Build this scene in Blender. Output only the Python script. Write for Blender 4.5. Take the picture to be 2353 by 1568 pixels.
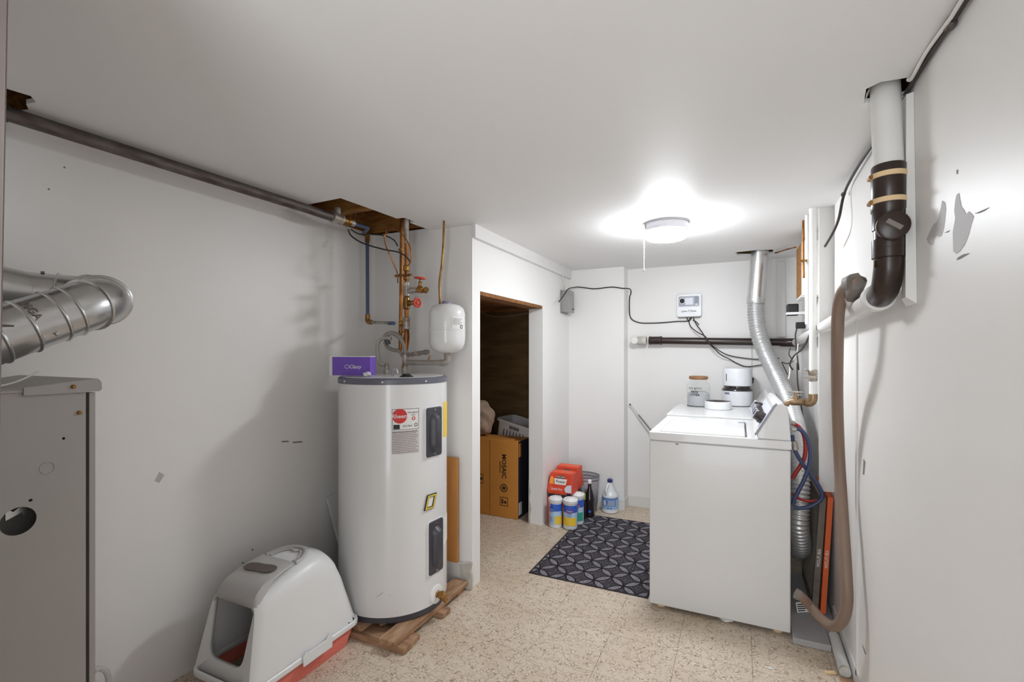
import bpy, bmesh, math, random
from mathutils import Vector, Matrix
random.seed(7)
for o in list(bpy.data.objects): bpy.data.objects.remove(o, do_unlink=True)
SC = bpy.context.scene
C = SC.collection
PI = math.pi
# ------------------------------------------------------------------ camera
F, TH, Y0, CX = 1100.0, math.radians(25.42), 810.0, 1176.5
EYE = 1.35
ct, st = math.cos(TH), math.sin(TH)
cam = bpy.data.cameras.new('camera'); camo = bpy.data.objects.new('camera', cam); C.objects.link(camo)
camo.location = (0, 0, EYE); camo.rotation_euler = (PI/2, 0, TH)
cam.sensor_width = 36.0; cam.lens = 36.0*F/2353.0
cam.shift_y = (Y0-784.0)/2353.0
cam.clip_start = 0.02
SC.camera = camo
# ------------------------------------------------------------------ light
LAMP_POWER = 82.0
FILL_POWER = 19.0
W = bpy.data.worlds.new('world'); SC.world = W; W.use_nodes = True
W.node_tree.nodes['Background'].inputs[0].default_value = (0, 0, 0, 1)
W.node_tree.nodes['Background'].inputs[1].default_value = 0.0
SC.view_settings.view_transform = 'Standard'
try: SC.view_settings.look = 'None'
except Exception: pass
SC.view_settings.gamma = 1.0
SC.view_settings.use_curve_mapping = False
SC.view_settings.exposure = 0.75
# ------------------------------------------------------------------ room numbers (metres)
H = 2.0825
XR, XL, YB1, YB2, YS, XQ, XP = .428, -2.10, 4.104, 4.26, 2.384, -1.386, -1.358
YF = -.95
DW0, DW1, DWH = -.62, .26, 2.0     # assumed doorway behind the camera, opened for the added fill light
# added fill light, unseen behind the camera; the doorway around it is assumed
dl_ = bpy.data.lights.new('fill_offscreen', 'AREA'); dl_.shape = 'RECTANGLE'; dl_.size = DW1-DW0; dl_.size_y = DWH
dl_.energy = FILL_POWER; dl_.color = (.91, .955, 1.0)
dlo = bpy.data.objects.new('fill_offscreen', dl_); C.objects.link(dlo)
dlo.location = ((DW0+DW1)/2, YF-.05, DWH/2); dlo.rotation_euler = (PI/2, 0, 0)
# ------------------------------------------------------------------ pixel to point
def ray(u, v):
    r = (u-CX)/F
    return Vector((r*ct-st, r*st+ct, (Y0-v)/F))
def pz(u, v, z=0.0):
    d = ray(u, v); t = (z-EYE)/d.z; return Vector((d.x*t, d.y*t, z))
def px(u, v, X):
    d = ray(u, v); t = X/d.x; return Vector((X, d.y*t, EYE+d.z*t))
def py(u, v, Y):
    d = ray(u, v); t = Y/d.y; return Vector((d.x*t, Y, EYE+d.z*t))
def pd(u, v, D):
    d = ray(u, v); return Vector((d.x*D, d.y*D, EYE+d.z*D))
# ------------------------------------------------------------------ materials
MATS = {}
def lin(c): 
    c = c/255.0
    return c/12.92 if c <= .04045 else ((c+.055)/1.055)**2.4
def L(r, g, b, k=1.0): return (min(.95, lin(r)*k), min(.95, lin(g)*k), min(.95, lin(b)*k), 1)
def M(name, rgb, rough=.5, metal=0.0, k=1.3, var=0.0, vscale=6.0, bump=0.0, bscale=60.0, stretch=None, col2=None, spec=.5, coat=0.0):
    if name in MATS: return MATS[name]
    m = bpy.data.materials.new(name); m.use_nodes = True; MATS[name] = m
    nt = m.node_tree; b = nt.nodes['Principled BSDF']
    c = L(*rgb, k)
    b.inputs['Base Color'].default_value = c
    b.inputs['Roughness'].default_value = rough
    b.inputs['Metallic'].default_value = metal
    b.inputs['Specular IOR Level'].default_value = spec
    if coat: b.inputs['Coat Weight'].default_value = coat
    if var or bump or col2:
        tc = nt.nodes.new('ShaderNodeNewGeometry'); mp = nt.nodes.new('ShaderNodeMapping')
        nt.links.new(tc.outputs['Position'], mp.inputs['Vector'])
        if stretch: mp.inputs['Scale'].default_value = stretch
    if var or col2:
        n = nt.nodes.new('ShaderNodeTexNoise'); n.inputs['Scale'].default_value = vscale; n.inputs['Detail'].default_value = 5
        nt.links.new(mp.outputs['Vector'], n.inputs['Vector'])
        rp = nt.nodes.new('ShaderNodeValToRGB')
        rp.color_ramp.elements[0].position = .32; rp.color_ramp.elements[1].position = .68
        if col2: c2 = L(*col2, k)
        else: c2 = tuple(x*(1-var) for x in c[:3])+(1,)
        rp.color_ramp.elements[0].color = c2; rp.color_ramp.elements[1].color = c
        nt.links.new(n.outputs['Fac'], rp.inputs['Fac']); nt.links.new(rp.outputs['Color'], b.inputs['Base Color'])
    if bump:
        n2 = nt.nodes.new('ShaderNodeTexNoise'); n2.inputs['Scale'].default_value = bscale; n2.inputs['Detail'].default_value = 4
        nt.links.new(mp.outputs['Vector'], n2.inputs['Vector'])
        bp = nt.nodes.new('ShaderNodeBump'); bp.inputs['Strength'].default_value = bump; bp.inputs['Distance'].default_value = .004
        nt.links.new(n2.outputs['Fac'], bp.inputs['Height']); nt.links.new(bp.outputs['Normal'], b.inputs['Normal'])
    return m
M('wall', (196,194,192), .42, k=1.56, var=.035, vscale=1.7, bump=.05, bscale=18)
M('ceil', (196,195,194), .55, k=1.56, var=.03, vscale=1.2, bump=.04, bscale=12)
M('trimwhite', (198,196,194), .45, k=1.36, var=.04, vscale=5)
M('plaster', (186,182,174), .9, k=1.3, var=.25, vscale=22, bump=.6, bscale=60)
M('patch', (168,165,165), .6, k=1.3, var=.06, vscale=9)
M('smudge', (120,116,114), .7, k=1.2)
M('enamel', (201,200,199), .24, k=1.3, var=.02, vscale=3, coat=.3)
M('enamel2', (201,200,199), .24, k=1.3, var=.03, vscale=2, coat=.2)
M('darkgap', (24,22,21), .8, k=1)
M('black', (26,24,24), .45, k=1)
M('charcoal', (66,65,72), .4, k=1.1, var=.1, vscale=30)
M('charcoal2', (96,96,106), .35, k=1.1)
M('furnace', (150,146,142), .42, .1, k=1.25, var=.05, vscale=3)
M('steel', (196,196,196), .28, .95, k=1.1, var=.12, vscale=9)
M('alu', (215,215,215), .25, .9, k=1.1, var=.1, vscale=14)
M('linersteel', (120,114,114), .3, .8, k=1.0, var=.4, vscale=30)
M('foil', (200,200,200), .38, .7, k=1.05, var=.12, vscale=20)
M('ironpipe', (104,96,92), .5, .35, k=1.1, col2=(72,62,56), vscale=14, stretch=(3,1,3))
M('blackpipe', (52,38,32), .3, k=1.0, var=.2, vscale=12)
M('oldbrass', (164,138,108), .4, .6, k=1.05, col2=(112,88,62), vscale=22)
M('brass', (176,132,72), .35, .75, k=1.0, col2=(112,78,40), vscale=22)
M('copper', (178,118,62), .38, .75, k=1.0, col2=(112,66,28), vscale=16)
M('galv', (176,172,166), .45, .45, k=1.2, col2=(128,112,96), vscale=26)
M('greypipe', (140,132,124), .5, k=1.2, var=.15, vscale=20)
M('redhandle', (196,62,40), .45, k=1.2, var=.15, vscale=40)
M('pexblue', (70,82,112), .4, k=1.1)
M('hoseblue', (48,58,92), .4, k=1.1)
M('hosered', (150,28,22), .4, k=1.1)
M('hosebrown', (126,104,90), .5, k=1.1, var=.06, vscale=6)
M('gasketgrey', (120,112,106), .6, k=1.1)
M('whitepipe', (206,205,202), .35, k=1.3, var=.04, vscale=10)
M('white', (212,212,212), .4, k=1.32)
M('whiteplastic', (208,209,212), .3, k=1.32, var=.015, vscale=4)
M('litterwhite', (206,206,206), .33, k=1.3)
M('littergrey', (172,169,167), .4, k=1.25)
M('litterdark', (104,94,90), .7, k=1.1, bump=.6, bscale=400)
M('coral', (198,104,90), .45, k=1.25)
M('litter', (160,146,124), .95, k=1.2, bump=.8, bscale=200, var=.3, vscale=120)
M('wood', (176,142,112), .75, k=1.15, col2=(128,92,62), vscale=7, stretch=(6,1,6), bump=.35, bscale=40)
M('woodx', (172,138,108), .75, k=1.15, col2=(120,86,58), vscale=7, stretch=(1,6,6), bump=.35, bscale=40)
M('framing', (178,126,62), .8, k=1.0, col2=(120,76,30), vscale=6, stretch=(1,7,7), bump=.3, bscale=40)
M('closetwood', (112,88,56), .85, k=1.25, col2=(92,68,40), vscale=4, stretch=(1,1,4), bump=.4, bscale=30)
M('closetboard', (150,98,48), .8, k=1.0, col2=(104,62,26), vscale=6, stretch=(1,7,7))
M('plyorange', (184,124,60), .6, k=1.15, var=.12, vscale=5, stretch=(4,4,1))
M('cardboard', (190,126,52), .8, k=1.15, var=.06, vscale=9)
M('navy', (38,36,50), .6, k=1.0)
M('inkbrown', (64,38,16), .8, k=1.0)
M('ink', (44,42,44), .7, k=1)
M('inkred', (190,40,34), .5, k=1.15)
M('paper', (206,204,202), .6, k=1.3)
M('papergrey', (168,160,158), .7, k=1.2, col2=(208,200,198), vscale=240, stretch=(1,1,3))
M('yellow', (226,190,60), .5, k=1.2)
M('magnetyellow', (196,176,60), .5, k=1.2)
M('purple', (112,78,176), .45, k=1.2, var=.06, vscale=14)
M('lid_wood', (150,112,78), .6, k=1.2, col2=(120,84,52), vscale=30, stretch=(1,6,1))
M('red', (206,66,40), .42, k=1.2, var=.1, vscale=40)
M('orange', (222,84,34), .42, k=1.2, var=.06, vscale=30)
M('orange2', (236,146,50), .45, k=1.2)
M('filterorange', (214,98,48), .6, k=1.2)
M('bluebox', (40,132,182), .45, k=1.2, var=.2, vscale=30)
M('clorblue', (52,92,186), .4, k=1.2)
M('paleblue', (170,196,222), .45, k=1.25, var=.1, vscale=60)
M('tealgreen', (58,150,132), .45, k=1.2)
M('limegreen', (170,176,70), .45, k=1.2)
M('bleachblue', (92,122,178), .45, k=1.2)
M('bleachpale', (150,182,220), .45, k=1.2)
M('capblue', (52,56,112), .4, k=1.2)
M('capgrey', (128,128,146), .4, k=1.1)
M('bottle', (40,32,34), .12, k=1.0, coat=.5)
M('fabric', (176,150,128), .9, k=1.0, var=.3, vscale=14, bump=.6, bscale=30)
M('fabricdark', (92,76,54), .9, k=1.0, var=.4, vscale=14)
M('basketwhite', (206,204,206), .45, k=1.2)
M('binmesh', (158,154,158), .55, k=1.5, col2=(96,92,96), vscale=160, stretch=(1,1,2.6), bump=.5, bscale=180)
M('binrim', (120,117,122), .35, .3, k=1.1)
M('boxgrey', (156,154,152), .45, .3, k=1.15, var=.1, vscale=12)
M('filtergrey', (128,118,108), .85, k=1.0, var=.25, vscale=30)
M('traygrey', (168,166,166), .6, k=1.1, var=.1, vscale=6)
M('cablewhite', (202,198,192), .5, k=1.25)
M('cabledark', (50,42,40), .5, k=1.0)
M('braid', (178,174,168), .4, .4, k=1.15, var=.25, vscale=180)
M('doorwood', (126,116,112), .6, k=1.0, col2=(98,86,80), vscale=9, stretch=(1,1,.4))
M('lampmetal', (168,166,170), .45, .2, k=1.1)
M('knob', (52,44,42), .35, k=1.0)
M('displaygrey', (136,138,150), .35, k=1.15)
M('displaylight', (196,197,210), .35, k=1.2)
M('displaydark', (96,102,120), .35, k=1.1)
M('granules', (206,206,208), .9, k=1.3, bump=.8, bscale=240)
M('chip', (214,186,146), .8, k=1.2)
def glass_mat():
    m = bpy.data.materials.new('jarglass'); m.use_nodes = True; MATS['jarglass'] = m
    b = m.node_tree.nodes['Principled BSDF']
    b.inputs['Base Color'].default_value = (.97,.98,.98,1); b.inputs['Roughness'].default_value = .02
    b.inputs['Transmission Weight'].default_value = 1.0; b.inputs['IOR'].default_value = 1.12
glass_mat()
def clear_mat():
    m = bpy.data.materials.new('cleartube'); m.use_nodes = True; MATS['cleartube'] = m
    b = m.node_tree.nodes['Principled BSDF']
    b.inputs['Base Color'].default_value = (.8,.8,.78,1); b.inputs['Roughness'].default_value = .15
    b.inputs['Transmission Weight'].default_value = .6; b.inputs['IOR'].default_value = 1.2
clear_mat()
def lamp_mat(nm, k):
    m = bpy.data.materials.new(nm); m.use_nodes = True; MATS[nm] = m
    b = m.node_tree.nodes['Principled BSDF']
    b.inputs['Base Color'].default_value = (.9,.9,.9,1)
    b.inputs['Emission Color'].default_value = (.91, .955, 1.0, 1)
    b.inputs['Emission Strength'].default_value = LAMP_POWER*k
lamp_mat('lampglow', 1.0)
def floor_mat():
    m = bpy.data.materials.new('vinyl'); m.use_nodes = True; MATS['vinyl'] = m
    nt = m.node_tree; N = nt.nodes; K = nt.links; b = N['Principled BSDF']
    b.inputs['Roughness'].default_value = .38
    g = N.new('ShaderNodeNewGeometry')
    nz = N.new('ShaderNodeTexNoise'); nz.inputs['Scale'].default_value = 38; nz.inputs['Detail'].default_value = 2
    K.new(g.outputs['Position'], nz.inputs['Vector'])
    ad = N.new('ShaderNodeMixRGB'); ad.blend_type = 'LINEAR_LIGHT'; ad.inputs[0].default_value = .018
    K.new(g.outputs['Position'], ad.inputs[1]); K.new(nz.outputs['Color'], ad.inputs[2])
    def crack(scale, w0, w1):
        v = N.new('ShaderNodeTexVoronoi'); v.feature = 'DISTANCE_TO_EDGE'; v.inputs['Scale'].default_value = scale
        K.new(ad.outputs[0], v.inputs['Vector'])
        r = N.new('ShaderNodeMapRange'); r.inputs[1].default_value = w0; r.inputs[2].default_value = w1
        r.inputs[3].default_value = 1; r.inputs[4].default_value = 0
        K.new(v.outputs['Distance'], r.inputs[0]); return r.outputs[0]
    c1 = crack(58, .012, .085); c2 = crack(120, .01, .10)
    msk = N.new('ShaderNodeTexNoise'); msk.inputs['Scale'].default_value = 26; msk.inputs['Detail'].default_value = 3
    K.new(g.outputs['Position'], msk.inputs['Vector'])
    mr = N.new('ShaderNodeMapRange'); mr.inputs[1].default_value = .38; mr.inputs[2].default_value = .54
    K.new(msk.outputs['Fac'], mr.inputs[0])
    mu = N.new('ShaderNodeMath'); mu.operation = 'MULTIPLY'; K.new(c1, mu.inputs[0]); K.new(mr.outputs[0], mu.inputs[1])
    mr2 = N.new('ShaderNodeMapRange'); mr2.inputs[1].default_value = .62; mr2.inputs[2].default_value = .48; mr2.inputs[4].default_value = .30
    K.new(msk.outputs['Fac'], mr2.inputs[0])
    mu2 = N.new('ShaderNodeMath'); mu2.operation = 'MULTIPLY'; K.new(c2, mu2.inputs[0]); K.new(mr2.outputs[0], mu2.inputs[1])
    mx = N.new('ShaderNodeMath'); mx.operation = 'MAXIMUM'; K.new(mu.outputs[0], mx.inputs[0]); K.new(mu2.outputs[0], mx.inputs[1])
    big = N.new('ShaderNodeTexNoise'); big.inputs['Scale'].default_value = 3.0; big.inputs['Detail'].default_value = 6
    K.new(g.outputs['Position'], big.inputs['Vector'])
    rp = N.new('ShaderNodeValToRGB'); rp.color_ramp.elements[0].position = .3; rp.color_ramp.elements[1].position = .65
    rp.color_ramp.elements[0].color = L(202,185,162,1.10); rp.color_ramp.elements[1].color = L(214,200,183,1.10)
    K.new(big.outputs['Fac'], rp.inputs['Fac'])
    mixc = N.new('ShaderNodeMixRGB'); K.new(mx.outputs[0], mixc.inputs[0]); K.new(rp.outputs['Color'], mixc.inputs[1])
    mixc.inputs[2].default_value = L(134,108,82,1.05)
    K.new(mixc.outputs[0], b.inputs['Base Color'])
    bp = N.new('ShaderNodeBump'); bp.inputs['Strength'].default_value = .12; bp.inputs['Distance'].default_value = .001
    inv = N.new('ShaderNodeMath'); inv.operation = 'SUBTRACT'; inv.inputs[0].default_value = 1; K.new(mx.outputs[0], inv.inputs[1])
    K.new(inv.outputs[0], bp.inputs['Height']); K.new(bp.outputs['Normal'], b.inputs['Normal'])
floor_mat()
def mat_mat():
    # charcoal door mat: petals where neighbouring circles of a diagonal lattice overlap, speckled yarn
    m = bpy.data.materials.new('doormat'); m.use_nodes = True; MATS['doormat'] = m
    nt = m.node_tree; N = nt.nodes; K = nt.links; b = N['Principled BSDF']; b.inputs['Roughness'].default_value = .95
    b.inputs['Specular IOR Level'].default_value = .1
    g = N.new('ShaderNodeNewGeometry'); mp = N.new('ShaderNodeMapping'); mp.vector_type = 'POINT'
    mp.inputs['Rotation'].default_value = (0, 0, PI/4); mp.inputs['Scale'].default_value = (1/.122,)*3
    K.new(g.outputs['Position'], mp.inputs['Vector'])
    sp = N.new('ShaderNodeSeparateXYZ'); K.new(mp.outputs['Vector'], sp.inputs[0])
    def mth(op, a, bb=None, cc=None):
        n = N.new('ShaderNodeMath'); n.operation = op
        for i, q in enumerate((a, bb, cc)):
            if q is None: continue
            if isinstance(q, (int, float)): n.inputs[i].default_value = q
            else: K.new(q, n.inputs[i])
        return n.outputs[0]
    fx = mth('FRACT', sp.outputs[0]); fy = mth('FRACT', sp.outputs[1])
    ds = []
    for cx in (0, 1):
        for cy in (0, 1):
            dx = mth('SUBTRACT', fx, cx); dy = mth('SUBTRACT', fy, cy)
            ds.append(mth('SQRT', mth('ADD', mth('MULTIPLY', dx, dx), mth('MULTIPLY', dy, dy))))
    R = .645
    # petal: inside two neighbouring circles -> second-smallest distance < R
    pairs = [(0,1),(0,2),(1,3),(2,3)]
    mxs = [mth('MAXIMUM', ds[i], ds[j]) for i, j in pairs]
    mn = mth('MINIMUM', mth('MINIMUM', mxs[0], mxs[1]), mth('MINIMUM', mxs[2], mxs[3]))
    petal = mth('LESS_THAN', mn, R)
    nearest = mth('MINIMUM', mth('MINIMUM', ds[0], ds[1]), mth('MINIMUM', ds[2], ds[3]))
    outl = mth('LESS_THAN', mn, R+.07)
    ring = mth('SUBTRACT', outl, petal)
    vo = N.new('ShaderNodeTexVoronoi'); vo.inputs['Scale'].default_value = 190; K.new(g.outputs['Position'], vo.inputs['Vector'])
    dots = mth('LESS_THAN', vo.outputs['Distance'], .42)
    vo2 = N.new('ShaderNodeTexVoronoi'); vo2.inputs['Scale'].default_value = 110; K.new(g.outputs['Position'], vo2.inputs['Vector'])
    dots2 = mth('LESS_THAN', vo2.outputs['Distance'], .28)
    # small square in the diamond between petals
    ax = mth('ABSOLUTE', mth('SUBTRACT', fx, .5)); ay = mth('ABSOLUTE', mth('SUBTRACT', fy, .5))
    sq = mth('MAXIMUM', ax, ay)
    sqr = mth('MULTIPLY', mth('GREATER_THAN', sq, .07), mth('LESS_THAN', sq, .10))
    val = mth('ADD', mth('MULTIPLY', petal, mth('MULTIPLY_ADD', dots, .60, .42)),
              mth('MULTIPLY', mth('SUBTRACT', 1, outl), mth('MULTIPLY_ADD', dots2, .55, mth('MULTIPLY_ADD', sqr, .45, .10))))
    rp = N.new('ShaderNodeValToRGB'); rp.color_ramp.elements[0].color = L(42,36,40,1.0); rp.color_ramp.elements[1].color = L(150,146,154,1.2)
    K.new(val, rp.inputs['Fac']); K.new(rp.outputs['Color'], b.inputs['Base Color'])
    bp = N.new('ShaderNodeBump'); bp.inputs['Strength'].default_value = .5; bp.inputs['Distance'].default_value = .003
    K.new(val, bp.inputs['Height']); K.new(bp.outputs['Normal'], b.inputs['Normal'])
mat_mat()
M('floorjoint', (120,96,70), .8, k=1.0)
M('matborder', (46,40,44), .95, k=1.0)
# ------------------------------------------------------------------ mesh helpers
WM = {}
def tag(o, label=None, cat=None, group=None, kind=None):
    if label: o['label'] = label
    if cat: o['category'] = cat
    if group: o['group'] = group
    if kind: o['kind'] = kind
    return o
def thing(name, label, cat, loc=(0,0,0), rz=0, group=None, rot=None):
    o = bpy.data.objects.new(name, None); C.objects.link(o)
    o.empty_display_size = .05
    o.location = loc; o.rotation_euler = rot or (0, 0, rz)
    WM[o] = Matrix.Translation(Vector(loc)) @ o.rotation_euler.to_matrix().to_4x4()
    return tag(o, label, cat, group)
def obj(name, bm, mat, parent=None, world=False, smooth=None, bevel=0, solid=0, seg=2):
    me = bpy.data.meshes.new(name)
    bmesh.ops.recalc_face_normals(bm, faces=bm.faces[:])
    if parent is None:      # put the origin at the base centre
        xs = [v.co for v in bm.verts]
        lo = Vector((min(v.x for v in xs), min(v.y for v in xs), min(v.z for v in xs)))
        hi = Vector((max(v.x for v in xs), max(v.y for v in xs), max(v.z for v in xs)))
        b = Vector(((lo.x+hi.x)/2, (lo.y+hi.y)/2, lo.z))
        bmesh.ops.translate(bm, verts=bm.verts[:], vec=-b)
    bm.to_mesh(me); bm.free()
    me.materials.append(MATS[mat])
    o = bpy.data.objects.new(name, me); C.objects.link(o)
    if parent is None:
        o.location = b; WM[o] = Matrix.Translation(b)
    else:
        o.parent = parent
        if world:
            o.matrix_parent_inverse = WM[parent].inverted(); WM[o] = Matrix.Identity(4)
        else: WM[o] = WM[parent].copy()
    if bevel:
        md = o.modifiers.new('bevel', 'BEVEL'); md.width = bevel; md.segments = seg; md.limit_method = 'ANGLE'; md.angle_limit = .6
        md.harden_normals = False
    if solid:
        md = o.modifiers.new('solid', 'SOLIDIFY'); md.thickness = solid; md.offset = -1
    if smooth is not None:
        me.polygons.foreach_set('use_smooth', [True]*len(me.polygons))
        me.set_sharp_from_angle(angle=smooth)
    return o
SM = math.radians(38)
def wobj(name, bm, mat, parent, **k): return obj(name, bm, mat, parent, world=True, **k)
def B(): return bmesh.new()
def box(bm, x0, x1, y0, y1, z0, z1):
    vs = [bm.verts.new(p) for p in ((x0,y0,z0),(x1,y0,z0),(x1,y1,z0),(x0,y1,z0),(x0,y0,z1),(x1,y0,z1),(x1,y1,z1),(x0,y1,z1))]
    for f in ((0,3,2,1),(4,5,6,7),(0,1,5,4),(1,2,6,5),(2,3,7,6),(3,0,4,7)): bm.faces.new([vs[i] for i in f])
    return bm
def bx(*a): return box(B(), *a)
def hexa(bm, low, up):
    vs = [bm.verts.new(p) for p in list(low)+list(up)]; n = len(low)
    bm.faces.new(vs[:n][::-1]); bm.faces.new(vs[n:])
    for i in range(n): bm.faces.new([vs[i], vs[(i+1)%n], vs[n+(i+1)%n], vs[n+i]])
    return bm
def prism(bm, poly, o, u, v, t):
    """polygon in the (u,v) plane at o, extruded by the vector t"""
    o, u, v, t = Vector(o), Vector(u), Vector(v), Vector(t)
    low = [o+u*a+v*b for a, b in poly]
    return hexa(bm, low, [p+t for p in low])
def frame_for(d):
    d = d.normalized(); a = Vector((0,0,1)) if abs(d.z) < .9 else Vector((1,0,0))
    u = d.cross(a).normalized(); return u, d.cross(u).normalized()
def crv(pts, k=8, closed=False):
    P = [Vector(p) for p in pts]; out = []; n = len(P)
    for i in range(n-1 if not closed else n):
        if closed: p0, p1, p2, p3 = P[(i-1)%n], P[i], P[(i+1)%n], P[(i+2)%n]
        else: p0, p1, p2, p3 = P[max(i-1,0)], P[i], P[i+1], P[min(i+2,n-1)]
        for j in range(k):
            t = j/k; t2 = t*t; t3 = t2*t
            out.append(.5*((2*p1)+(-p0+p2)*t+(2*p0-5*p1+4*p2-p3)*t2+(-p0+3*p1-3*p2+p3)*t3))
    if not closed: out.append(P[-1])
    return out
def tube(bm, pts, r, n=12, caps=True, closed=False):
    P = [Vector(p) for p in pts]; m = len(P)
    R = r if isinstance(r, (list, tuple)) else [r]*m
    u = None; rings = []
    for i in range(m):
        if closed: d = (P[(i+1)%m]-P[i-1])
        else: d = P[min(i+1,m-1)]-P[max(i-1,0)]
        d.normalize()
        if u is None: u, w = frame_for(d)
        else:
            u = (u-d*u.dot(d))
            u = u.normalized() if u.length > 1e-6 else frame_for(d)[0]
            w = d.cross(u).normalized()
        rings.append([bm.verts.new(P[i]+(u*math.cos(2*PI*k/n)+w*math.sin(2*PI*k/n))*R[i]) for k in range(n)])
    for i in range(m if closed else m-1):
        a, b = rings[i], rings[(i+1)%m]
        for k in range(n): bm.faces.new([a[k], a[(k+1)%n], b[(k+1)%n], b[k]])
    if caps and not closed:
        bm.faces.new(rings[0][::-1]); bm.faces.new(rings[-1])
    return bm
def tb(pts, r, n=12, k=0, **kw):
    if k and isinstance(r, (list, tuple)):
        m = len(r); r = [r[min(int(i/k), m-1)]+(r[min(int(i/k)+1, m-1)]-r[min(int(i/k), m-1)])*((i/k) % 1) for i in range((m-1)*k+1)]
    return tube(B(), crv(pts, k) if k else pts, r, n, **kw)
def lathe(bm, prof, o=(0,0,0), ax=(0,0,1), n=32, caps=True, sx=1.0, sy=1.0):
    """profile of (radius, height) turned round ax at o"""
    o, ax = Vector(o), Vector(ax).normalized()
    if abs(ax.z) > .999: u, w = Vector((1,0,0)), Vector((0,1,0))
    else: u, w = frame_for(ax)
    rings = []
    for r, h in prof:
        rings.append([bm.verts.new(o+ax*h+u*(math.cos(2*PI*k/n)*r*sx)+w*(math.sin(2*PI*k/n)*r*sy)) for k in range(n)])
    for a, b in zip(rings, rings[1:]):
        for k in range(n): bm.faces.new([a[k], a[(k+1)%n], b[(k+1)%n], b[k]])
    if caps: bm.faces.new(rings[0][::-1]); bm.faces.new(rings[-1])
    return bm
def lt(prof, o=(0,0,0), ax=(0,0,1), n=32, **k): return lathe(B(), prof, o, ax, n, **k)
def cylpatch(bm, cx, cy, R, a0, a1, z0, z1, n=12, th=.0008):
    """thin curved sheet on a vertical cylinder"""
    pts = []
    for i in range(n+1):
        a = a0+(a1-a0)*i/n; c_, s_ = math.cos(a), math.sin(a)
        pts.append([bm.verts.new((cx+c_*rr, cy+s_*rr, z)) for rr in (R, R+th) for z in (z0, z1)])
    for p, q in zip(pts, pts[1:]):
        for i, j in ((0,1),(1,3),(3,2),(2,0)): bm.faces.new([p[i], q[i], q[j], p[j]])
    for p in (pts[0], pts[-1]): bm.faces.new([p[0], p[1], p[3], p[2]])
    return bm
_tc = {}
def text2d(s, size=1.0, space=1.0, shear=0.0, bold=.012):
    cu = bpy.data.curves.new('t', 'FONT'); cu.body = s; cu.size = size; cu.align_x = 'CENTER'; cu.align_y = 'CENTER'
    cu.offset = bold*size; cu.space_character = space; cu.shear = shear; cu.resolution_u = 2
    o = bpy.data.objects.new('t', cu); C.objects.link(o)
    dg = bpy.context.evaluated_depsgraph_get()
    me = bpy.data.meshes.new_from_object(o.evaluated_get(dg))
    bm = B(); bm.from_mesh(me)
    bpy.data.objects.remove(o); bpy.data.curves.remove(cu); bpy.data.meshes.remove(me)
    return bm
def mapped(bm, fn):
    for v in bm.verts: v.co = fn(v.co.x, v.co.y)
    return bm
def plane_fn(o, u, v, off=0.0):
    o, u, v = Vector(o), Vector(u).normalized(), Vector(v).normalized(); n = u.cross(v)*off
    return lambda a, b: o+u*a+v*b+n
def disc2d(bm, r, x=0, y=0, n=28, r2=None):
    if r2 is None:
        bm.faces.new([bm.verts.new((x+r*math.cos(2*PI*k/n), y+r*math.sin(2*PI*k/n), 0)) for k in range(n)])
    else:
        a = [bm.verts.new((x+r*math.cos(2*PI*k/n), y+r*math.sin(2*PI*k/n), 0)) for k in range(n)]
        b = [bm.verts.new((x+r2*math.cos(2*PI*k/n), y+r2*math.sin(2*PI*k/n), 0)) for k in range(n)]
        for k in range(n): bm.faces.new([a[k], a[(k+1)%n], b[(k+1)%n], b[k]])
    return bm
def rect2d(bm, x0, x1, y0, y1):
    bm.faces.new([bm.verts.new(p) for p in ((x0,y0,0),(x1,y0,0),(x1,y1,0),(x0,y1,0))]); return bm
def frame2d(bm, x0, x1, y0, y1, w):
    rect2d(bm, x0, x1, y0, y0+w); rect2d(bm, x0, x1, y1-w, y1); rect2d(bm, x0, x0+w, y0+w, y1-w); rect2d(bm, x1-w, x1, y0+w, y1-w); return bm
def rrect(w, h, r, n=5):
    out = []
    for cx, cy, a in ((w/2-r,h/2-r,0),(-w/2+r,h/2-r,PI/2),(-w/2+r,-h/2+r,PI),(w/2-r,-h/2+r,1.5*PI)):
        for i in range(n+1): out.append((cx+r*math.cos(a+PI/2*i/n), cy+r*math.sin(a+PI/2*i/n)))
    return out
def holed_plate(bm, outer, holes, o, u, v, t):
    """flat plate with holes; outer and holes are 2d polygons"""
    o, u, v, t = Vector(o), Vector(u), Vector(v), Vector(t)
    for k in (0, 1):
        es = []
        for poly in [outer]+holes:
            vs = [bm.verts.new(o+u*a+v*b+t*k) for a, b in poly]
            es += [bm.edges.new((vs[i], vs[(i+1)%len(vs)])) for i in range(len(vs))]
        bmesh.ops.triangle_fill(bm, edges=es, use_beauty=True)
    for poly in [outer]+holes:
        p = [o+u*a+v*b for a, b in poly]; n = len(p)
        for i in range(n):
            a, b = p[i], p[(i+1)%n]
            bm.faces.new([bm.verts.new(q) for q in (a, b, b+t, a+t)])
    bmesh.ops.remove_doubles(bm, verts=bm.verts[:], dist=1e-5)
    return bm
def struct(name, bm, mat, label, **k): return tag(obj(name, bm, mat, **k), label, 'structure', kind='structure')
def struct(name, bm, mat, label, cat, **k): return tag(obj(name, bm, mat, **k), label, cat, kind='structure')
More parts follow.
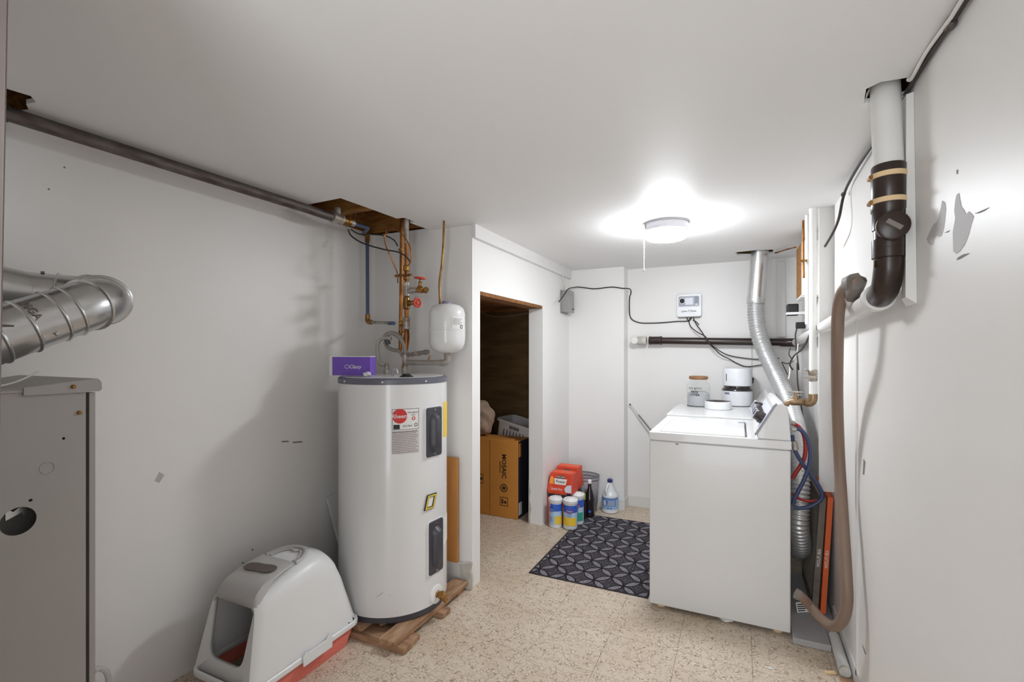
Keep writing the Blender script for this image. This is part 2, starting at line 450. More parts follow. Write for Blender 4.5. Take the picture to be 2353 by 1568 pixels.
# ================================================================== THE ROOM
fl = struct('floor', bx(-3.0, XR+.1, YF, YB2+.1, -.05, -.003), 'floorjoint', 'beige crackle-patterned vinyl tile floor of the utility room', 'floor')
TX, TY, TS = -.259+.004, 2.275, .3051
me_tile = None
ix0, ix1 = int(math.floor((-2.9-TX)/TS)), int(math.ceil((XR-TX)/TS))
iy0, iy1 = int(math.floor((YF-TY)/TS)), int(math.ceil((YB2-TY)/TS))
for i in range(ix0, ix1):
    for j in range(iy0, iy1):
        x0, x1 = TX+i*TS, TX+(i+1)*TS; y0, y1 = TY+j*TS, TY+(j+1)*TS
        if y0 < YS-.2 and x1 < XL: continue
        cx0, cx1, cy0, cy1 = max(x0, -2.9 if y0 > YS-.2 else XL), min(x1, XR), max(y0, YF), min(y1, YB2)
        if cx1-cx0 < .01 or cy1-cy0 < .01: continue
        full = (cx0, cx1, cy0, cy1) == (x0, x1, y0, y1)
        if full and me_tile:
            o = bpy.data.objects.new('tile', me_tile); C.objects.link(o); o.parent = fl
            o.matrix_parent_inverse = WM[fl].inverted(); o.location = ((x0+x1)/2, (y0+y1)/2, 0)
            continue
        w, d = (cx1-cx0)/2-.0003, (cy1-cy0)/2-.0003
        bm = B(); hexa(bm, [(-w,-d,-.003),(w,-d,-.003),(w,d,-.003),(-w,d,-.003)], [(-w+.0005,-d+.0005,0),(w-.0005,-d+.0005,0),(w-.0005,d-.0005,0),(-w+.0005,d-.0005,0)])
        o = wobj('tile', bm, 'vinyl', fl); o.location = ((cx0+cx1)/2, (cy0+cy1)/2, 0)
        if full: me_tile = o.data
# ceiling board with the cut-outs of the photograph
h_big = [(-2.099,1.712),(-1.952,1.708),(-1.712,1.704),(-1.700,1.93),(-1.694,2.095),(-1.648,2.10),(-1.644,2.19),(-1.684,2.20),(-1.676,2.383),(-2.099,2.383)]
h_left = [(-2.099,.40),(-1.83,.40),(-1.838,.60),(-1.829,.645),(-1.86,.668),(-1.90,.66),(-1.965,.692),(-2.03,.675),(-2.099,.69)]
h_duct = [(-.03,3.87),(.10,3.85),(.215,3.88),(.225,4.02),(.10,4.06),(-.01,4.0)]
h_stack = [(.318,1.625),(.345,1.60),(.405,1.605),(.426,1.64),(.426,1.715),(.385,1.73),(.33,1.715)]
ceiling = struct('ceiling', holed_plate(B(), [(XL-.1,YF),(XR+.1,YF),(XR+.1,YB2+.1),(XL-.1,YB2+.1)], [h_big,h_left,h_duct,h_stack], (0,0,H), (1,0,0), (0,1,0), (0,0,.014)), 'ceil', 'smooth white painted plasterboard ceiling with cut-out holes for pipes', 'ceiling')
sub = struct('ceiling_subfloor', bx(XL-.1, XR+.1, YF, YB2+.1, H+.20, H+.22), 'framing', 'wooden subfloor boards above the ceiling holes', 'subfloor')
for k, (a, b) in enumerate(((XL-.1, XL-.08), (XR+.08, XR+.1))): wobj('rim_board', bx(a, b, YF, YB2+.1, H+.014, H+.2), 'framing', sub)
for y in (.10, .52, 1.50, 1.98, 2.40, 2.9, 3.4, 3.80, 4.12): wobj('joist', bx(XL-.08, XR+.08, y-.02, y+.02, H+.03, H+.2), 'framing', sub)
wobj('rim_board', bx(XL-.08, XR+.08, YF, YF+.02, H+.014, H+.2), 'framing', sub); wobj('rim_board', bx(XL-.08, XR+.08, YB2+.06, YB2+.08, H+.014, H+.2), 'framing', sub)
wall_left = struct('wall_left', bx(XL-.1, XL, YF, YS, 0, H), 'wall', 'long plain white painted wall behind the furnace and water heater', 'wall')
bm = B(); box(bm, XL-.1, DW0, YF-.1, YF, 0, H+.2); box(bm, DW1, XR+.1, YF-.1, YF, 0, H+.2); box(bm, DW0, DW1, YF-.1, YF, DWH, H+.2)
struct('wall_front', bm, 'wall', 'white wall with an assumed doorway opposite the recessed back wall', 'wall')
wall_right = struct('wall_right', bx(XR, XR+.1, YF, YB2, 0, H), 'wall', 'white painted wall carrying the drain stack, with grey scuffed patches', 'wall')
struct('wall_back', bx(-.891, XR, YB2, YB2+.1, 0, H), 'wall', 'white back wall carrying the small timer and brown drain pipe', 'wall')
struct('wall_pilaster', bx(-2.9, -.891, YB1, YB2+.1, 0, H), 'wall', 'white wall section projecting beside the recessed back wall', 'wall')
struct('wall_alcove', bx(XL-.1, XQ-.117, YS, YS+.092, 0, H), 'wall', 'short white wall behind the water heater beside the doorway', 'wall')
bm = B(); box(bm, XQ-.117, XQ, YS, 2.476, 0, H); box(bm, XQ-.117, XQ, 3.474, YB1, 0, H); box(bm, XQ-.117, XQ, 2.476, 3.474, 1.712, H)
part_w = struct('wall_partition', bm, 'wall', 'white partition wall with a low open doorway to the dark closet', 'wall')
wobj('lintel', bx(XQ-.117, XQ-.004, 2.477, 3.473, 1.690, 1.712), 'closetboard', part_w)
bm = B(); prism(bm, [(0,0),(.016,.0),(.012,.05),(.022,.12),(.010,.19),(.016,.26),(.004,.33),(0,.33)], (XQ-.118,3.473,0), (1,0,0), (0,0,1), (0,-.004,0))
wobj('plaster_chip', bm, 'plaster', part_w)
struct('trim_1', bx(XQ, XP, YS-.012, YB1, 2.006, H), 'trimwhite', 'white boxed trim along the top of the partition wall', 'trim')
struct('trim_2', bx(.366, XR, 2.868, 2.892, .645, H), 'trimwhite', 'narrow white upright board on the right wall behind the water pipe', 'trim')
for n_, (x, y, z0, z1, lab) in enumerate(((.422, 2.33, .05, 1.48, 'thin upright wallboard seam strip beside the brown drain hose'),)):
    struct('trim_3', bx(x, XR, y-.008, y+.008, z0, z1), 'trimwhite', lab, 'trim')
struct('trim_4', bx(.262, .318, 4.238, YB2, 1.47, 2.05), 'trimwhite', 'white upright cover strip on the back wall behind the foil duct', 'trim')
def base(name, x0, x1, y0, y1, lab, hh=.088, mat='trimwhite'): return struct(name, bx(x0, x1, y0, y1, 0, hh), mat, lab, 'baseboard')
base('baseboard_pilaster', XQ, -.885, YB1-.006, YB1, 'white vinyl baseboard behind the bleach jug')
base('baseboard_return', -.891, -.885, YB1, YB2, 'white vinyl baseboard on the short wall return')
base('baseboard_back', -.885, XR, YB2-.006, YB2, 'white vinyl baseboard of the recessed back wall')
base('baseboard_right', XR-.006, XR, YF, 2.868, 'low white baseboard of the right wall behind the floor pipe', .075)
bb = base('baseboard_alcove', -1.62, XQ+.0, YS-.022, YS, 'worn white baseboard end below the expansion tank', .138)
bm = B(); prism(bm, [(0,0),(.03,-.004),(.05,0),(.056,.06),(.046,.11),(.052,.15),(.01,.142),(-.03,.135),(-.02,.06)], (XQ-.035,YS-.023,0.004), (1,0,0), (0,0,1), (0,-.012,0))
wobj('torn_plaster', bm, 'plaster', bb)
# closet behind the partition
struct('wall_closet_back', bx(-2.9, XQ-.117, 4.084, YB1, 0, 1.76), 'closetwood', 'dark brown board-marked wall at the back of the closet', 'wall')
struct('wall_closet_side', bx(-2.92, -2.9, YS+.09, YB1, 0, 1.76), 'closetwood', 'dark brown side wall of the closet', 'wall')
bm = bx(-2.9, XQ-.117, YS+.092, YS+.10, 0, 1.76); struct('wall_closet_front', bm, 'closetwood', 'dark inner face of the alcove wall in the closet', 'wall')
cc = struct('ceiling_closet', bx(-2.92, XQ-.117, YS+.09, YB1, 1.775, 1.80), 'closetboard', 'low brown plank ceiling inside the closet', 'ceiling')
y = YS+.1
while y < 4.07:
    y2 = min(y+.135, 4.083); wobj('plank', bx(-2.9, XQ-.118, y+.003, y2-.003, 1.755+random.uniform(-.006,.004), 1.776), 'closetboard', cc); y = y2
for y in (2.9, 3.45, 3.98): wobj('joist', bx(-2.9, XQ-.118, y-.019, y+.019, 1.725, 1.757), 'closetboard', cc)
for z in (.22,.44,.66,.88,1.10,1.32,1.54): pass
# scuffs on the walls: thin flakes of bare plaster and dark marks
def wallpatch(name, pts, mat, parent, X=None, Y=None, th=.0012):
    P3 = [px(u, v, X) if X is not None else py(u, v, Y) for u, v in pts]
    n = Vector((-th,0,0)) if X == XR else Vector((th,0,0)) if X is not None else Vector((0,-th,0))
    bm = B(); hexa(bm, P3, [p+n for p in P3]); return wobj(name, bm, mat, parent)
def crop(pts, x0, y0, s): return [(x0+a/s, y0+b/s) for a, b in pts]
R6 = lambda pts: crop(pts, 2050, 350, 4.479)
wallpatch('bare_patch', R6([(520,500),(548,520),(556,580),(545,700),(530,800),(510,860),(486,872),(462,850),(440,885),(425,950),(400,958),(375,930),(360,893),(400,800),(430,745),(470,710),(500,600)]), 'patch', wall_right, X=XR)
wallpatch('bare_patch', R6([(668,440),(690,420),(700,480),(716,560),(740,590),(765,640),(795,610),(835,650),(842,668),(820,730),(790,850),(745,960),(700,1020),(665,1045),(635,1020),(630,820),(655,680),(645,600),(655,500)]), 'patch', wall_right, X=XR)
wallpatch('dark_scuff', R6([(668,1110),(680,1085),(740,1050),(800,1040),(760,1065),(700,1100)]), 'smudge', wall_right, X=XR)
wallpatch('dark_scuff', R6([(850,632),(900,612),(950,590),(1005,568),(945,608),(890,630)]), 'smudge', wall_right, X=XR)
wallpatch('dark_scuff', R6([(545,830),(570,815),(600,805),(575,825)]), 'smudge', wall_right, X=XR)
wallpatch('dark_scuff', R6([(670,180),(680,182),(676,225),(668,225)]), 'smudge', wall_right, X=XR)
R3 = lambda pts: crop(pts, 1860, 1400, 9.333)
wallpatch('dark_scuff', R3([(1135,760),(1180,860),(1215,970),(1200,975),(1165,875)]), 'smudge', wall_right, X=XR)
wallpatch('dark_scuff', [(1985,1055),(1989,1062),(1986,1092),(1983,1090)], 'smudge', wall_right, X=XR)
wallpatch('dark_scuff', [(646,1014),(662,1013),(664,1016),(648,1017)], 'smudge', wall_left, X=XL)
wallpatch('dark_scuff', [(672,1016),(694,1014),(695,1017),(674,1019)], 'smudge', wall_left, X=XL)
wallpatch('grey_mark', [(355,1106),(366,1085),(378,1092),(366,1110)], 'patch', wall_left, X=XL, th=.0006)
for u, v in ((580,1264),(558,1294),(582,1298),(650,1268),(148,385),(655,450),(112,435)):
    wallpatch('nail_hole', [(u-2,v-2),(u+2,v-2),(u+2,v+2),(u-2,v+2)], 'smudge', wall_left, X=XL)
# the open door standing right beside the camera: only its worn edge shows at the side of the picture
d0 = .60; e0 = pd(11, 810, d0); lean = .0188
dr = thing('door_1', 'worn grey-brown wooden door edge standing close in front of the furnace', 'door', (e0.x, e0.y, 0)); dr['kind'] = 'structure'
rv, dv = Vector((ct, st, 0)), Vector((-st, ct, 0))
def dpt(r, d, z): return rv*(r+(z-EYE)*lean)+dv*d+Vector((0,0,z))
r0 = (-11.0+11.0-1176.5+11)/F*d0
bm = B(); hexa(bm, [dpt(r0-.62,d0-.005,.012), dpt(r0,d0-.005,.012), dpt(r0-.038,d0+.032,.012), dpt(r0-.62,d0+.032,.012)], [dpt(r0-.62,d0-.005,2.03), dpt(r0,d0-.005,2.03), dpt(r0-.038,d0+.032,2.03), dpt(r0-.62,d0+.032,2.03)])
wobj('door_leaf', bm, 'doorwood', dr, bevel=.002)
# ================================================================== CEILING LAMP
LX, LY = -.375, 2.828
t = thing('ceiling_lamp', 'round white ceiling lamp with a glowing shade and pull cord', 'lamp', (LX, LY, H-.1))
wobj('canopy', lt([(.112,-.050),(.1185,-.047),(.1195,-.010),(.124,-.007),(.124,0)], (LX,LY,H), n=48), 'lampmetal', t, smooth=SM)
shd = wobj('shade', lt([(.106,-.086),(.1135,-.074),(.116,-.062),(.115,-.0505)], (LX,LY,H), n=48, caps=False), 'lampglow', t, smooth=SM)
wobj('shade_face', lt([(.02,-.0955),(.07,-.095),(.095,-.0915),(.106,-.086)], (LX,LY,H), n=48, caps=False), 'lampglow', shd, smooth=SM)
pc = py(1481, 520, 2.80)
pc = Vector((LX, LY, 0)) + Vector((-ct, -st, 0))*.127
wobj('switch', lt([(.006,-.03),(.008,-.026),(.008,-.008),(.005,-.004)], (pc.x,pc.y,H), n=12), 'white', t)
pe = H-.262
cord = wobj('pull_cord', tb([(pc.x,pc.y,H-.03),(pc.x,pc.y,pe)], .0026, 8), 'white', t)
wobj('cord_end', lt([(.003,-.012),(.0045,-.006),(.003,0)], (pc.x,pc.y,pe), n=10), 'capgrey', cord)
# ================================================================== FURNACE AND FLUE
FX = -1.60
t = thing('furnace', 'grey metal furnace cabinet with a round hole in its side, beside the left wall', 'furnace', (-1.82, .38, 0))
hc = (.5415, .935)
holes = [[(hc[0]+.034*math.cos(2*PI*k/24), hc[1]+.034*math.sin(2*PI*k/24)) for k in range(24)]]
for (a, b, r) in ((.629,1.124,.0035),(.564,.98,.004)): holes.append([(a+r*math.cos(2*PI*k/8), b+r*math.sin(2*PI*k/8)) for k in range(8)])
wobj('side_panel', holed_plate(B(), [(.08,.02),(.676,.02),(.676,1.25),(.08,1.25)], holes, (FX-.0012,0,0), (0,1,0), (0,0,1), (.0012,0,0)), 'furnace', t)
bm = B(); box(bm, -2.05, FX-.03, .08, .10, .02, 1.25); box(bm, -2.05, FX-.03, .66, .68, .02, 1.25); box(bm, -2.05, -2.03, .1, .66, .02, 1.25); box(bm, -2.03, FX-.03, .1, .66, .02, .05); wobj('cabinet', bm, 'furnace', t)
bm = B(); box(bm, FX-.03, FX-.028, .674, .69, .02, 1.245); box(bm, FX-.03, FX-.001, .684, .698, .02, 1.24); wobj('corner_flange', bm, 'furnace', t, bevel=.002)
wobj('inner_baffle', bx(FX-.10, FX-.09, .45, .65, .75, 1.1), 'furnace', t)
bm = B(); prism(bm, [(0,0),(.03,.012),(.034,.0),(.05,.02),(.03,.03),(.014,.018),(0,.03)], (FX-.05,.535,.93), (0,1,0), (0,0,1), (-.004,0,0)); wobj('inner_bracket', bm, 'steel', t)
cap = wobj('top_cap', bx(-2.06, FX+.004, .06, .706, 1.25, 1.256), 'furnace', t, bevel=.002)
bm = B(); prism(bm, [(.549,1.243),(.703,1.243),(.709,1.248),(.708,1.268),(.700,1.278),(.549,1.262)], (FX,0,0), (0,1,0), (0,0,1), (.008,0,0)); wobj('cap_lip', bm, 'furnace', cap)
bm = B(); prism(bm, [(.549,1.256),(.70,1.278),(.70,1.274),(.549,1.252)], (-2.06,0,0), (0,1,0), (0,0,1), (.46,0,0)); wobj('cap_cover', bm, 'furnace', cap)
for (u, v, xx) in ((168,889,FX+.008), (182,949,FX)):
    p = px(u, v, xx); wobj('screw', lt([(.0055,0),(.0055,.004),(.003,.006)], p, (1,0,0), 12), 'brass', t, smooth=SM)
p = px(108, 1076, FX); wobj('knockout', lt([(.0140,-.0002),(.0146,.0011),(.0152,.0011),(.0158,-.0002)], p, (1,0,0), 28, caps=False), 'furnace', t)
lp = [px(214,1545,-1.72), px(228,1537,-1.75), px(245,1546,-1.78), px(250,1575,-1.80), px(240,1600,-1.78), px(215,1605,-1.70)]
wobj('condensate_tube', tb(lp, .008, 10, 8), 'cleartube', t, smooth=SM)
wobj('condensate_tube', tb([p+Vector((.02,-.03,-.018)) for p in lp], .008, 10, 8), 'cleartube', t, smooth=SM)
# loose wire on the furnace top
tag(obj('loose_wire', tb([(-1.62,.40,1.264),(-1.63,.48,1.262),(-1.64,.54,1.272),(-1.65,.575,1.286),(-1.66,.60,1.30)], .0022, 6, 6), 'cablewhite', smooth=SM), 'thin loose white wire lying on top of the grey furnace', 'wire')
# flue: rises out of the furnace, turns back along the wall
t = thing('flue_duct', 'shiny galvanised metal flue duct with a U-bend above the furnace', 'duct', (-1.78, .42, 1.262))
def seg(name, pts, r, k=10, **kw): return wobj(name, tb(pts, r, 28, k, **kw), 'steel', t, smooth=SM)
RF = .071
A0 = Vector((-1.75,.372,1.2565)); A1 = Vector((-1.75,.374,1.305)); A2 = Vector((-1.75,.45,1.335)); A3 = Vector((-1.75,.52,1.378)); A4 = Vector((-1.75,.70,1.468))
E1, E2, E3, E4 = Vector((-1.755,.745,1.49)), Vector((-1.80,.80,1.512)), Vector((-1.885,.805,1.52)), Vector((-1.94,.75,1.522))
U1, U2 = Vector((-1.955,.68,1.522)), Vector((-1.975,.30,1.60))
seg('collar_pipe', [A0, A1, A2], RF, 6)
low = seg('straight_pipe', [A2, A3, A4], RF+.001, 6)
seg('elbow', [A4, E1, E2, E3, E4, U1], RF+.0015, 6)
up = seg('straight_pipe', [E4, U1, U2], RF, 6)
def bead(p, d, r=RF, w=.006, hgt=.0045, par=t):
    return wobj('seam_bead', lt([(r-.002,-w),(r+hgt*.7,-w*.5),(r+hgt,0),(r+hgt*.7,w*.5),(r-.002,w)], p, d, 32, caps=False), 'steel', par, smooth=1.2)
dl = (A4-A3)
for f in (.12, .45, .80, 1.0): bead(A3+dl*f, dl, RF+.001)
bead(A2+Vector((0,.02,.012)), A3-A2, RF+.002, .009, .006); bead(Vector((-1.75,.372,1.272)), (0,0,1), RF+.002, .008, .006)
for p, d in ((E1,E2-A4),(E2,E3-E1),(E3,E4-E2),(E4,U1-E3)): bead(p, d, RF+.001, .005, .007)
sd = (A4-A3).normalized(); side = Vector((1,0,0)); upv = sd.cross(side).normalized()
if upv.z < 0: upv = -upv
cen = A3+dl*.62
wobj('screw', lt([(.0055,0),(.0055,.005),(.003,.007)], cen+(side*.86-upv*.5)*(RF+.001), side*.86-upv*.5, 8), 'steel', low)
tw = text2d('26GA', .026)
def onpipe(a, b):
    ang = .62-b/RF*0-a/RF  # text runs round the pipe
    return cen+sd*(b-.018)+(side*math.cos(ang)+upv*math.sin(ang))*(RF+.0035)
wobj('stamped_lettering', mapped(tw, onpipe), 'gasketgrey', low)
wobj('screw', lt([(.005,0),(.005,.006)], U1+Vector((.02,.03,RF)), (0,0,1), 8), 'gasketgrey', up)
wobj('screw', lt([(.005,0),(.005,.006)], U2+Vector((.02,.10,RF-.02)), (0,0,1), 8), 'gasketgrey', up)
wobj('wire_tie', tb([(-1.70,.36,1.40),(-1.68,.47,1.42),(-1.678,.56,1.418)], .002, 6, 5), 'gasketgrey', low)
# ================================================================== IRON PIPE ALONG THE CEILING
t = thing('iron_pipe', 'long grey-brown iron pipe running just below the ceiling above the left wall', 'pipe', (-1.94, .42, H-.06))
pa, pb = Vector((-1.965,.20,H-.028)), Vector((-1.905,1.845,H-.030))
wobj('pipe_run', tb([pa, pb], .0225, 18), 'ironpipe', t, smooth=SM)
dn = (pb-pa).normalized()
cpl = wobj('coupling', lt([(.024,-.01),(.028,-.008),(.028,.004),(.026,.006),(.026,.045),(.028,.047),(.028,.058),(.024,.06)], pb, dn, 18), 'galv', t, smooth=SM)
wobj('tee_fitting', lt([(.016,0),(.022,.003),(.022,.03),(.027,.034),(.027,.05),(.018,.054)], pb+dn*.058, dn, 16), 'brass', t, smooth=SM)
wobj('tee_branch', tb([pb+dn*.03, pb+dn*.03+Vector((0,.0,.055))], .017, 14), 'galv', t, smooth=SM)
wobj('tee_fitting', lt([(.013,0),(.018,.004),(.018,.03),(.013,.034)], pb+dn*.112, dn, 14), 'galv', t, smooth=SM)
wobj('reducer', tb([pb+dn*.145, pb+dn*.25], .011, 12), 'pexblue', t, smooth=SM)
wobj('hanger_strap', lt([(.0235,0),(.025,0),(.025,.018),(.0235,.018)], pa+dn*.42, dn, 18), 'ironpipe', t)
pe1 = pb+dn*.25
# ---- blue plastic water pipe in the corner
YP = 2.26
b0 = Vector((-2.065, YP, H-.03)); b0.x = py(840,545,YP).x
b1 = Vector((py(845,735,YP).x, YP, py(845,735,YP).z)); b0.x = b1.x-.004
b2 = py(905, 743, 2.15)
t = thing('blue_pex_pipe', 'blue plastic water pipe with brass elbows in the corner behind the heater', 'pipe', (b1.x, b1.y, b1.z))
wobj('riser', tb([b0, b1], .0105, 12), 'pexblue', t, smooth=SM)
wobj('elbow', tb([b0+Vector((0,0,-.03)), b0+Vector((0,0,.012)), b0+Vector((0,-.03,.018))], .0155, 12, 4), 'brass', t, smooth=SM)
wobj('crossover', tb([b0+Vector((0,-.03,.018)), pe1], .011, 12), 'pexblue', t, smooth=SM)
dd = (b2-b1).normalized()
wobj('elbow', tb([b1+Vector((0,0,.032)), b1+Vector((0,0,-.002)), b1+Vector((0,0,-.012))+dd*.012, b1+Vector((0,0,-.012))+dd*.045], .0155, 12, 4), 'brass', t, smooth=SM)
wobj('cross_pipe', tb([b1+Vector((0,0,-.012))+dd*.04, b2], .0085, 12), 'galv', t, smooth=SM)
wobj('sleeve', tb([b1+(b2-b1)*.82+Vector((0,0,-.004)), b2+dd*.004], .0105, 12), 'pexblue', t, smooth=SM)
# ---- main riser with the two red-handled valves
YR = 2.15
def q(u, v, y=YR): return py(u, v, y)
t = thing('valve_riser', 'corroded brass and galvanised riser pipe with two red-handled valves', 'pipe', q(933,830))
rx = q(934,700).x
def vtx(v): return Vector((rx, YR, q(934,v).z))
wobj('upper_pipe', tb([vtx(505), vtx(560)], .0135, 14), 'galv', t, smooth=SM)
wobj('upper_pipe', tb([vtx(555), vtx(662)], .0115, 14), 'copper', t, smooth=SM)
wobj('union', lt([(.0125,0),(.019,.004),(.019,.03),(.0125,.034)], vtx(624), n=8), 'brass', t, smooth=SM)
wobj('union', lt([(.0125,0),(.017,.004),(.017,.02),(.0125,.024)], vtx(645), n=8), 'brass', t, smooth=SM)
wobj('tee', lt([(.014,0),(.0195,.004),(.0195,.024),(.018,.027),(.018,.05),(.0195,.052),(.0195,.076),(.014,.08)], vtx(682), n=16), 'galv', t, smooth=SM)
zt = vtx(668).z
wobj('tee_branch', tb([(rx+.01,YR,zt-.006),(rx+.035,YR-.004,zt-.002),(rx+.085,YR-.006,zt-.002)], [.013,.017,.0125], 14), 'galv', t, smooth=SM)
vb = q(968, 672); vb = Vector((vb.x-.004, YR-.006, zt-.002))
va = wobj('gate_valve', lt([(.013,-.02),(.018,-.012),(.018,.012),(.013,.02)], vb, (1,0,0), 12), 'brass', t, smooth=SM)
wobj('valve_body', lt([(.016,-.016),(.018,0),(.014,.018),(.009,.024),(.009,.038),(.012,.042),(.005,.046),(.0045,.066)], vb, n=12), 'brass', va, smooth=SM)
def wheel(parent, c, ax, r=.026):
    ax = Vector(ax).normalized(); u, w = frame_for(ax)
    bm = B(); pts = [c+(u*math.cos(2*PI*k/24)+w*math.sin(2*PI*k/24))*(r*(1+.06*math.cos(6*2*PI*k/24))) for k in range(24)]
    tube(bm, pts, .0052, 8, closed=True)
    for k in range(3):
        a = PI*k/3; d = (u*math.cos(a)+w*math.sin(a)); tube(bm, [c-d*r, c+d*r], .0035, 6)
    lathe(bm, [(.007,-.004),(.007,.005)], c, ax, 10)
    return wobj('handwheel', bm, 'redhandle', parent, smooth=SM)
wheel(va, vb+Vector((0,0,.064)), (0.1,0,1))
wobj('outlet_spout', tb([vb+Vector((.018,0,-.006)), vb+Vector((.04,-.004,-.008)), vb+Vector((.052,-.016,-.002))], [.011,.014,.015], 12), 'brass', va, smooth=SM)
zb = vtx(697).z
vc = Vector((rx, YR, zb))
vl = wobj('globe_valve', lt([(.013,-.035),(.0195,-.03),(.0195,-.012),(.021,0),(.0195,.012),(.0185,.03),(.013,.036)], vc, n=14), 'brass', t, smooth=SM)
wobj('valve_stem', lt([(.014,.012),(.017,.02),(.012,.034),(.012,.05),(.014,.054),(.007,.06),(.005,.085)], vc, (1,-.15,-.02), 12), 'brass', vl, smooth=SM)
wheel(vl, vc+Vector((.083,-.012,-.002)), (1,-.15,-.02), .024)
wobj('mid_pipe', tb([vtx(712), vtx(732)], .0125, 14), 'copper', t, smooth=SM)
wobj('lower_tee', lt([(.015,0),(.021,.004),(.021,.018),(.018,.02),(.018,.05),(.0205,.052),(.0205,.066),(.015,.07)], vtx(758), n=16), 'galv', t, smooth=SM)
wobj('side_port', tb([vtx(742)+Vector((-.012,0,0)), vtx(742)+Vector((-.045,-.002,-.004))], [.017,.013], 12), 'brass', t, smooth=SM)
wobj('lower_pipe', tb([vtx(757), vtx(775), vtx(806)+Vector((-.003,0,0))], [.013,.0175,.0105], 14, 5), 'copper', t, smooth=SM)
# ---- second, plain copper riser beside it
x2 = q(914,700).x-.006
t = thing('copper_riser', 'dark copper pipe rising straight up beside the red-handled valves', 'pipe', (x2, YR+.03, q(914,800).z))
z0, z1 = q(914,806).z, H+.05
wobj('pipe_run', tb([(x2+.012,YR+.03,z1),(x2+.006,YR+.03,1.7),(x2,YR+.03,z0)], .0105, 12), 'copper', t, smooth=SM)
for v in (575, 634, 765): 
    zc = q(914,v).z; wobj('clamp_ring', lt([(.011,0),(.015,.002),(.015,.012),(.011,.014)], (x2+.005,YR+.03,zc), n=12), 'brass', t, smooth=SM)
wobj('pipe_clamp', bx(x2-.02, rx+.028, YR+.001, YR+.016, q(914,636).z, q(914,636).z+.012), 'brass', t, bevel=.002)
# ---- bonding wires
def cable(name, pts, r, mat, label, cat='cable', k=8, n=8, group=None):
    return tag(obj(name, tb(pts, r, n, k), mat, smooth=SM), label, cat, group)
cable('bonding_wire', [q(893,535,2.075),q(884,540,2.07),q(885,560,2.07),q(897,590,2.085),q(912,625,2.125),q(914,650,2.155)], .0035, 'copper', 'brown copper bonding wire looping down onto the plain copper riser', 'wire')
cable('bonding_wire', [q(884,545,2.09),q(890,526,2.09),q(903,524,2.09),q(925,540,2.09),q(942,568,2.09),q(944,600,2.10),q(936,612,2.12)], .0035, 'copper', 'brown copper wire arching over the top of the valve riser', 'wire')
cable('grey_wire', [q(800,527,2.03),q(808,543,2.05),q(836,560,2.07),q(880,573,2.08),q(916,580,2.09),q(935,592,2.10),q(943,604,2.115)], .0042, 'cabledark', 'dark wire sagging from the iron pipe coupling to the valve riser', 'wire')
cable('grey_wire', [q(806,527,2.04),q(825,538,2.06),q(855,539,2.08),q(885,542,2.10),q(905,552,2.12),q(914,566,2.13)], .0035, 'cabledark', 'thin dark wire from the iron pipe coupling to the copper riser', 'wire')
# ---- thin tube hanging from the ceiling behind the tank
cable('capillary_tube', [pz(1020,508,H-.001),py(1019,560,2.24),py(1015,610,2.24),py(1010,650,2.24),py(1011,690,2.24),py(1010,702,2.24)], .0062, 'brass', 'thin brass tube dropping from the ceiling to the white expansion tank', 'tube', 6, 10)
# ================================================================== WATER HEATER
HX, HY, HR = -1.66, 2.03, .279
HZ0, HZ1 = .062, 1.222
def pcyl(u, v, R=HR):
    d = ray(u, v); a = d.x**2+d.y**2; b = -2*(d.x*HX+d.y*HY); c_ = HX**2+HY**2-R*R
    tt = (-b-math.sqrt(max(b*b-4*a*c_,0)))/(2*a); p = d*tt
    return math.atan2(p.y-HY, p.x-HX), p.z+EYE
t = thing('water_heater', 'tall white electric water heater on old pallet boards, dark bands top and bottom', 'water heater', (HX, HY, HZ0))
wobj('jacket', lt([(HR,HZ0+.028),(HR,HZ1-.026)], (HX,HY,0), n=72), 'enamel', t, smooth=SM)
wobj('base_band', lt([(HR-.012,HZ0),(HR-.003,HZ0),(HR-.003,HZ0+.029)], (HX,HY,0), n=72), 'charcoal', t, smooth=SM)
tp = wobj('top_band', lt([(HR+.002,HZ1-.027),(HR+.002,HZ1-.004),(HR-.006,HZ1+.003),(HR-.02,HZ1+.004)], (HX,HY,0), n=72), 'charcoal2', t, smooth=SM)
wobj('top_cover', lt([(HR-.015,HZ1-.002),(HR-.02,HZ1+.005),(.05,HZ1+.009)], (HX,HY,0), n=60), 'enamel2', t, smooth=SM)
for u in (793, 879, 978):
    a, z = pcyl(u, 879); wobj('band_screw', lt([(.004,0),(.004,.003)], (HX+(HR+.002)*math.cos(a),HY+(HR+.002)*math.sin(a),HZ1-.014), (math.cos(a),math.sin(a),0), 8), 'white', tp)
def hp(a, rr, z): return Vector((HX+rr*math.cos(a), HY+rr*math.sin(a), z))
